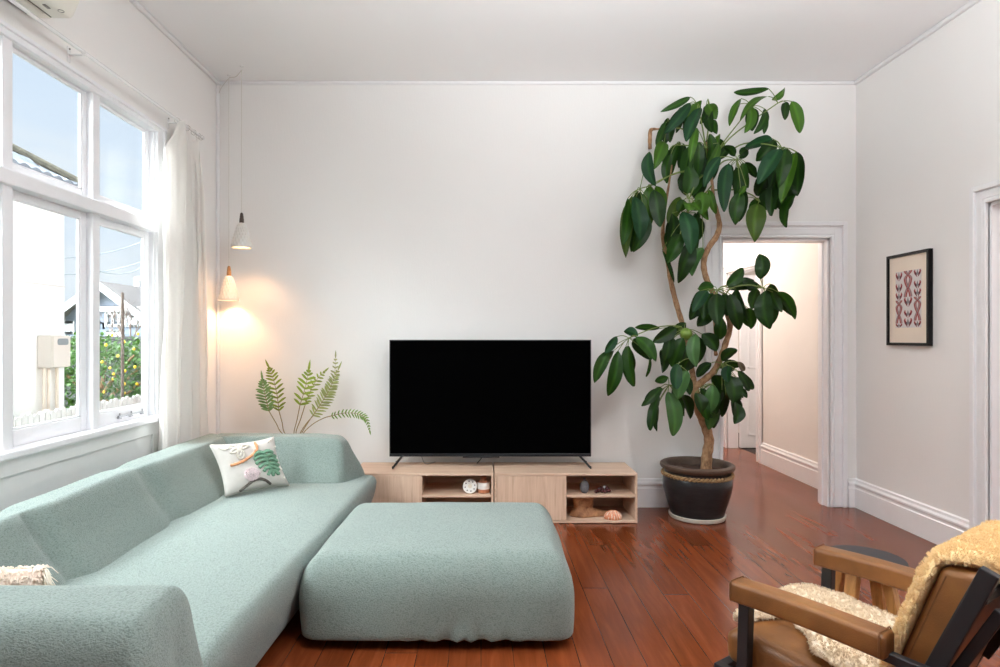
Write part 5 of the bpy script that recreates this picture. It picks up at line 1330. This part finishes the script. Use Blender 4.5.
# --- lower left tier
cluster((684, 329, 4.40), [(683, 334, 4.62), (684, 331, 4.5)], [(660, 328.5, 635, 327.5, 8, 'm', -.02), (676, 328, 653, 342.5, 13, 'd', -.05), (686, 323, 674, 335, 10, 'd', .05), (670, 338, 665, 360.5, 12, 'd', -.06), (661, 350, 662, 373, 11, 'd', .0), (683, 338, 672, 367, 16, 'm', -.04), (689, 344, 683, 378, 12, 'd', .08), (696, 334, 696, 367, 13, 'l', -.04), (702, 334, 717, 351, 14, 'd', .02), (692, 352, 684, 372, 14, 'd', .1)])
cluster((629, 338, 4.36), [(683, 334, 4.58), (682, 327, 4.45), (658, 327, 4.39)], [(638, 336, 624, 331, 9, 't', -.02), (636, 337, 656, 362, 16, 'm', -.04), (617, 336.5, 605, 353, 10, 't', -.02), (609, 351, 594.5, 383, 12, 'm', .03), (618, 351, 608, 396, 14, 'm', .0), (628, 346, 634, 386.5, 16, 'm', -.04), (650, 358, 646, 377, 5, 'm', .04)])
cluster((676, 366, 4.30), [(688, 370, 4.58), (682, 366, 4.4)], [(678, 364, 676, 389, 16, 't', -.05), (687, 371, 678, 399, 16, 'l', -.02), (690, 358, 683, 378, 13, 'd', .05), (681, 375, 690, 395, 11, 'd', .08)])
cluster((669, 385, 4.38), [(692, 390, 4.56), (680, 386, 4.44)], [(668, 377, 655, 381.5, 8, 'm', .04), (661, 387, 641.5, 406, 9, 'd', .0), (659, 395, 650, 430.5, 13, 'd', .0), (656, 407, 657, 431.5, 6, 'd', .05), (668, 392, 673, 436, 17, 'l', -.06), (672, 389, 680, 419, 11, 'd', .04), (684, 395, 690, 419, 14, 'd', .02)])
# --- round the fork
cluster((722, 364, 4.42), [(716, 372, 4.51), (719, 368, 4.46)], [(722, 361, 737, 349.5, 12, 'd', .0), (722, 367, 741, 366, 12, 'd', .04), (729, 366, 728, 382, 13, 't', -.04), (738, 371, 749, 391, 11, 'd', .02), (729, 376, 733, 403, 18, 'd', -.05), (735, 402, 734.5, 424, 14, 'd', .0), (716, 375, 721, 393, 15, 'd', .05), (722, 390, 711, 418, 15, 'd', -.02), (738, 362, 744, 371, 7, 'x', .05), (740, 388, 747, 398, 6, 'd', .04), (711, 363, 697, 377, 11, 'd', .1), (737, 378, 741, 400, 12, 'd', .08), (726, 395, 722, 417, 12, 'd', .1)])
cluster((712, 384, 4.38), [(698, 394, 4.54), (706, 387, 4.44)], [(713, 385, 709, 413, 14, 'l', -.05), (717, 412, 709, 430, 12, 'l', .06), (695, 393, 701, 413, 14, 'd', -.05), (705, 397, 708, 420, 11, 'm', -.04), (700, 388, 704, 408, 11, 'd', .06), (718, 392, 716, 414, 12, 'd', .05)])
# ------------------------------------------------------------------ armchair with its sheepskin, seen from behind
CO = Vector((.824, 1.94, 0)); Cd = Vector((.575, -.818, 0)).normalized(); Cs = Vector((.818, .575, 0)).normalized()
CM = Matrix(((Cd.x, Cs.x, 0, CO.x), (Cd.y, Cs.y, 0, CO.y), (0, 0, 1, 0), (0, 0, 0, 1)))
def A(t, s, z): return CM @ Vector((t, s, z))
SW = .528
arm = thing('lounge_armchair', 'brown leather lounge armchair with black frame, turned towards the television', 'armchair', A(.3, SW / 2, 0))
def cbox(name, lo, hi, r, mat, n=(10, 8, 3), f=None, parent=None):
    bm = B(); rbox(bm, lo, hi, r, n, f, 4)
    for v in bm.verts: v.co = CM @ v.co
    return obj(name, bm, mat, parent or arm, angle=180)
def bar(bm, a, b, w, h, bev=.003):
    """square bar from a to b in chair coordinates"""
    a, b = Vector(a), Vector(b); d = b - a; L = d.length; z = d.normalized()
    x = Vector((0, 1, 0)); x = (x - z * x.dot(z)); x = x.normalized() if x.length > 1e-3 else Vector((1, 0, 0)); y = z.cross(x)
    M = CM @ Matrix(((x.x, y.x, z.x, a.x), (x.y, y.y, z.y, a.y), (x.z, y.z, z.z, a.z), (0, 0, 0, 1)))
    box(bm, (-w / 2, -h / 2, 0), (w / 2, h / 2, L), bev, M)
for sc in (0, SW):
    # padded armrest with its stitched end
    def arm_f(p, u, sc=sc): return Vector((p.x, p.y, p.z + .004 * math.sin(p.x * 9)))
    a_ = cbox('armrest', (-.022, sc - .036, .515), (.425, sc + .036, .582), (.012, .014, .014), M_leather, (16, 4, 3), arm_f)
    for t_ in (-.010, .412):
        bm = B(); tube(bm, [A(t_, sc - .0365, .52), A(t_, sc - .0365, .576), A(t_, sc - .03, .5832), A(t_, sc + .03, .5832), A(t_, sc + .0365, .576), A(t_, sc + .0365, .52)], .0022, 6)
        obj('stitched_seam', bm, plain('leather_seam', rgb(112, 70, 36), .6), a_)
    bm = B(); bar(bm, (.022, sc, .520), (.004, sc, .001), .034, .036); obj('leg', bm, M_black, arm, smooth=False)
    bm = B(); bar(bm, (.36, sc, .520), (.60, sc + (.02 if sc == 0 else -.02), .500), .026, .026); obj('arm_rail', bm, M_black, arm, smooth=False)
    bm = B(); bar(bm, (-.085, sc, .268), (.66, sc, .225), .030, .036); obj('side_rail', bm, M_black, arm, smooth=False)
    si = sc + (.045 if sc == 0 else -.045)
    bm = B(); bar(bm, (.40, si, .24), (.622, si, .792), .026, .040); obj('back_post', bm, M_black, arm, smooth=False)
    bm = B(); bar(bm, (.47, si, .235), (.60, si, .001), .026, .034); obj('leg', bm, M_black, arm, smooth=False)
for s_ in (.082, SW - .082):
    bm = B(); bar(bm, (.50, s_, .42), (.633, s_, .69), .022, .026); obj('back_brace', bm, M_black, arm, smooth=False)
bm = B(); bar(bm, (-.07, 0, .268), (-.07, SW, .268), .034, .030); obj('cross_rail', bm, M_black, arm, smooth=False)
bm = B(); bar(bm, (.60, .045, .72), (.60, SW - .045, .72), .030, .024); obj('cross_rail', bm, M_black, arm, smooth=False)
def seat_cf(p, u):
    return Vector((p.x, p.y, p.z - .045 * smoothstep(-.1, .5, p.x) + .018 * (1 - u.x * u.x) * (1 - u.y * u.y) * max(0, u.z) - .016 * smoothstep(.75, 1, -u.x) * max(0, u.z)))
cbox('seat_cushion', (-.075, .025, .285), (.50, SW - .025, .405), (.035, .035, .035), M_leather, (14, 14, 4), seat_cf)
def back_cf(p, u):      # built upright, then leaned back
    x = p.x - .012 * (1 - u.y * u.y) * (1 - u.z * u.z) * (-u.x if u.x < 0 else 0)
    return Vector((x + .345 * (p.z - .36), p.y, p.z))
cbox('back_cushion', (.372, .068, .36), (.475, SW - .068, .768), (.022, .028, .022), M_leather, (4, 12, 12), back_cf)
bm = B()
for s_ in (.070, SW - .070):
    tube(bm, [A(.372 + .02 + .345 * (z - .36), s_ + (-.001 if s_ < .2 else .001), z) for z in (.385, .5, .62, .745)], .0022, 6)
    tube(bm, [A(.475 - .022 + .345 * (z - .36), s_ + (-.001 if s_ < .2 else .001), z) for z in (.385, .5, .62, .745)], .0022, 6)
tube(bm, [A(.372 + .022 + .345 * .40, s_, .7685) for s_ in (.09, .2, .35, SW - .09)], .0022, 6); tube(bm, [A(.475 - .022 + .345 * .40, s_, .7685) for s_ in (.09, .2, .35, SW - .09)], .0022, 6)
obj('piping', bm, plain('leather_seam', rgb(112, 70, 36), .6), arm)

# ---- sheepskin: over the seat, up the back, over its top and down behind
skin = thing('sheepskin_throw', 'golden sheepskin throw draped over the back of the brown leather armchair', 'throw', A(.3, SW / 2, .42))
def ribbon(path, lo, hi, th, nu, nv, seed, amp):
    """path: (t, z) polyline in the chair's side view; lo/hi: edge position along the path; a thick shaggy sheet"""
    pp = [Vector((t_, 0, z_)) for t_, z_ in path]; sp = smooth_path(pp, 12); m_ = len(sp)
    cum = [0]
    for a, b in zip(sp, sp[1:]): cum.append(cum[-1] + (b - a).length)
    def at(q):
        x = q * cum[-1]
        for i in range(m_ - 1):
            if cum[i + 1] >= x: break
        k = (x - cum[i]) / max(1e-6, cum[i + 1] - cum[i]); p = sp[i].lerp(sp[i + 1], k)
        d = (sp[min(i + 2, m_ - 1)] - sp[max(i - 1, 0)]).normalized(); return p, Vector((-d.z, 0, d.x))
    bm = B(); top, bot = [], []
    for i in range(nu + 1):
        q = i / nu; p, n = at(q); a_, b_ = interp(lo, q), interp(hi, q); r1, r2 = [], []
        for j in range(nv + 1):
            v = j / nv; s_ = lerp(a_, b_, v) + .012 * noise.noise(Vector((q * 9, 3 if v < .5 else 8, seed))) * (abs(2 * v - 1) ** 3)
            e = math.sin(PI / 2 * min(1, 13 * min(v, 1 - v))) ** .8 * math.sin(PI / 2 * min(1, 9 * min(q, 1 - q) + .02)) ** .8
            w = Vector((p.x * 1, s_, p.z))
            lump = noise.noise(w * 16 + Vector((seed, 0, 0))) * .35 + noise.noise(w * 42 + Vector((0, seed, 0))) * .35 + noise.noise(w * 95) * .22
            h = th * e * (1 + amp * lump) + .005 * max(0, noise.noise(w * 60 + Vector((3, 1, seed))) + .3) * (1 if 0 < j < nv and 0 < i < nu else 0)
            base = p + Vector((0, s_, 0))
            r1.append(bm.verts.new(CM @ (base + n * (.006 + h)))); r2.append(bm.verts.new(CM @ (base + n * .003)))
        top.append(r1); bot.append(r2)
    for i in range(nu):
        for j in range(nv):
            bm.faces.new((top[i][j], top[i + 1][j], top[i + 1][j + 1], top[i][j + 1])); bm.faces.new((bot[i][j], bot[i][j + 1], bot[i + 1][j + 1], bot[i + 1][j]))
    for j in range(nv):
        for i in (0, nu): bm.faces.new((top[i][j], top[i][j + 1], bot[i][j + 1], bot[i][j]))
    for i in range(nu):
        for j in (0, nv): bm.faces.new((top[i][j], top[i + 1][j], bot[i + 1][j], bot[i][j]))
    return bm
# along the seat (front to back)
seat_path = [(-.095, .375), (-.07, .405), (-.02, .412), (.10, .414), (.25, .402), (.36, .392), (.41, .40)]
bm = ribbon(seat_path, [(0, .13), (.12, .10), (.30, .22), (.42, .17), (.62, .06), (1, .045)], [(0, .45), (.15, .52), (.35, .52), (1, .50)], .018, 90, 84, 3, .7)
fs = obj('seat_fleece', bm, M_fleece2, skin, angle=180)
back_path = [(.384, .42), (.404, .47), (.448, .60), (.492, .73), (.512, .770), (.540, .782), (.59, .775), (.635, .72), (.648, .62), (.655, .52), (.66, .44)]
bm = ribbon(back_path, [(0, .06), (.3, .052), (.5, .07), (.62, .13), (.75, .14), (1, .17)], [(0, .48), (.5, .50), (.7, .45), (1, .40)], .020, 120, 90, 11, .7)
fb_ = obj('back_fleece', bm, M_fleece, skin, angle=180)
bm = ribbon([(.66, .46), (.668, .40), (.675, .34)], [(0, .19), (1, .21)], [(0, .40), (1, .36)], .008, 16, 30, 17, .6)
obj('hide_flap', bm, M_hide, skin, angle=180)
def fur(o, count, length, rough, seed, mat_i=0, rad=.0011):
    md = o.modifiers.new('wool', 'PARTICLE_SYSTEM'); ps = md.particle_system.settings
    ps.type = 'HAIR'; ps.count = count; ps.hair_length = length; ps.hair_step = 4; ps.render_step = 3; ps.display_step = 3
    ps.emit_from = 'FACE'; ps.use_emit_random = True; ps.use_advanced_hair = False
    ps.child_type = 'INTERPOLATED'; ps.child_percent = 6; ps.rendered_child_count = 10; ps.child_length = 1; ps.child_radius = .006
    ps.clump_factor = .75; ps.clump_shape = -.2; ps.roughness_2 = rough; ps.roughness_2_size = .4; ps.roughness_endpoint = .004
    ps.root_radius = rad * 900; ps.tip_radius = rad * 350; ps.radius_scale = .001
    ps.material = mat_i + 1; md.particle_system.seed = seed
fur(fs, 6000, .009, .003, 4); fur(fb_, 9000, .009, .003, 9)

# ------------------------------------------------------------------ round stool beyond the chair
TXs, TYs, TZs = 1.572, 2.50, .452
stl = thing('round_stool', 'small round black-topped stool with honey wood legs behind the armchair', 'stool', (TXs, TYs, 0))
bm = B(); lathe(bm, [(0, TZs - .026), (.135, TZs - .026), (.146, TZs - .020), (.149, TZs - .008), (.146, TZs), (0, TZs)], (TXs, TYs, 0), 64); obj('seat', bm, plain('dark_grey_seat', rgb(48, 47, 50), .6, var=.1, scale=30), stl)
bm = B(); box(bm, (TXs - .10, TYs - .018, TZs - .05), (TXs + .10, TYs + .018, TZs - .026), .004); box(bm, (TXs - .018, TYs - .10, TZs - .05), (TXs + .018, TYs + .10, TZs - .026), .004); obj('apron', bm, M_legwood, stl, smooth=False)
for k in range(4):
    a = math.radians(32 + 90 * k); d = Vector((math.cos(a), math.sin(a), 0)); q = Vector((-d.y, d.x, 0))
    top = Vector((TXs, TYs, TZs - .028)) + d * .082; bot = Vector((TXs, TYs, .001)) + d * .165
    bm = B(); vs_ = []
    for c, w, z_ in ((bot, .017, 0), (top, .024, 0)):
        for i, j in ((-1, -1), (1, -1), (1, 1), (-1, 1)): vs_.append(bm.verts.new(c + d * w * i * .8 + q * w * j))
    fs_ = [(0, 3, 2, 1), (4, 5, 6, 7)] + [(i, (i + 1) % 4, 4 + (i + 1) % 4, 4 + i) for i in range(4)]
    for f in fs_: bm.faces.new([vs_[i] for i in f])
    bmesh.ops.bevel(bm, geom=bm.edges[:], offset=.003, segments=2, affect='EDGES'); obj('leg', bm, M_legwood, stl, smooth=False)
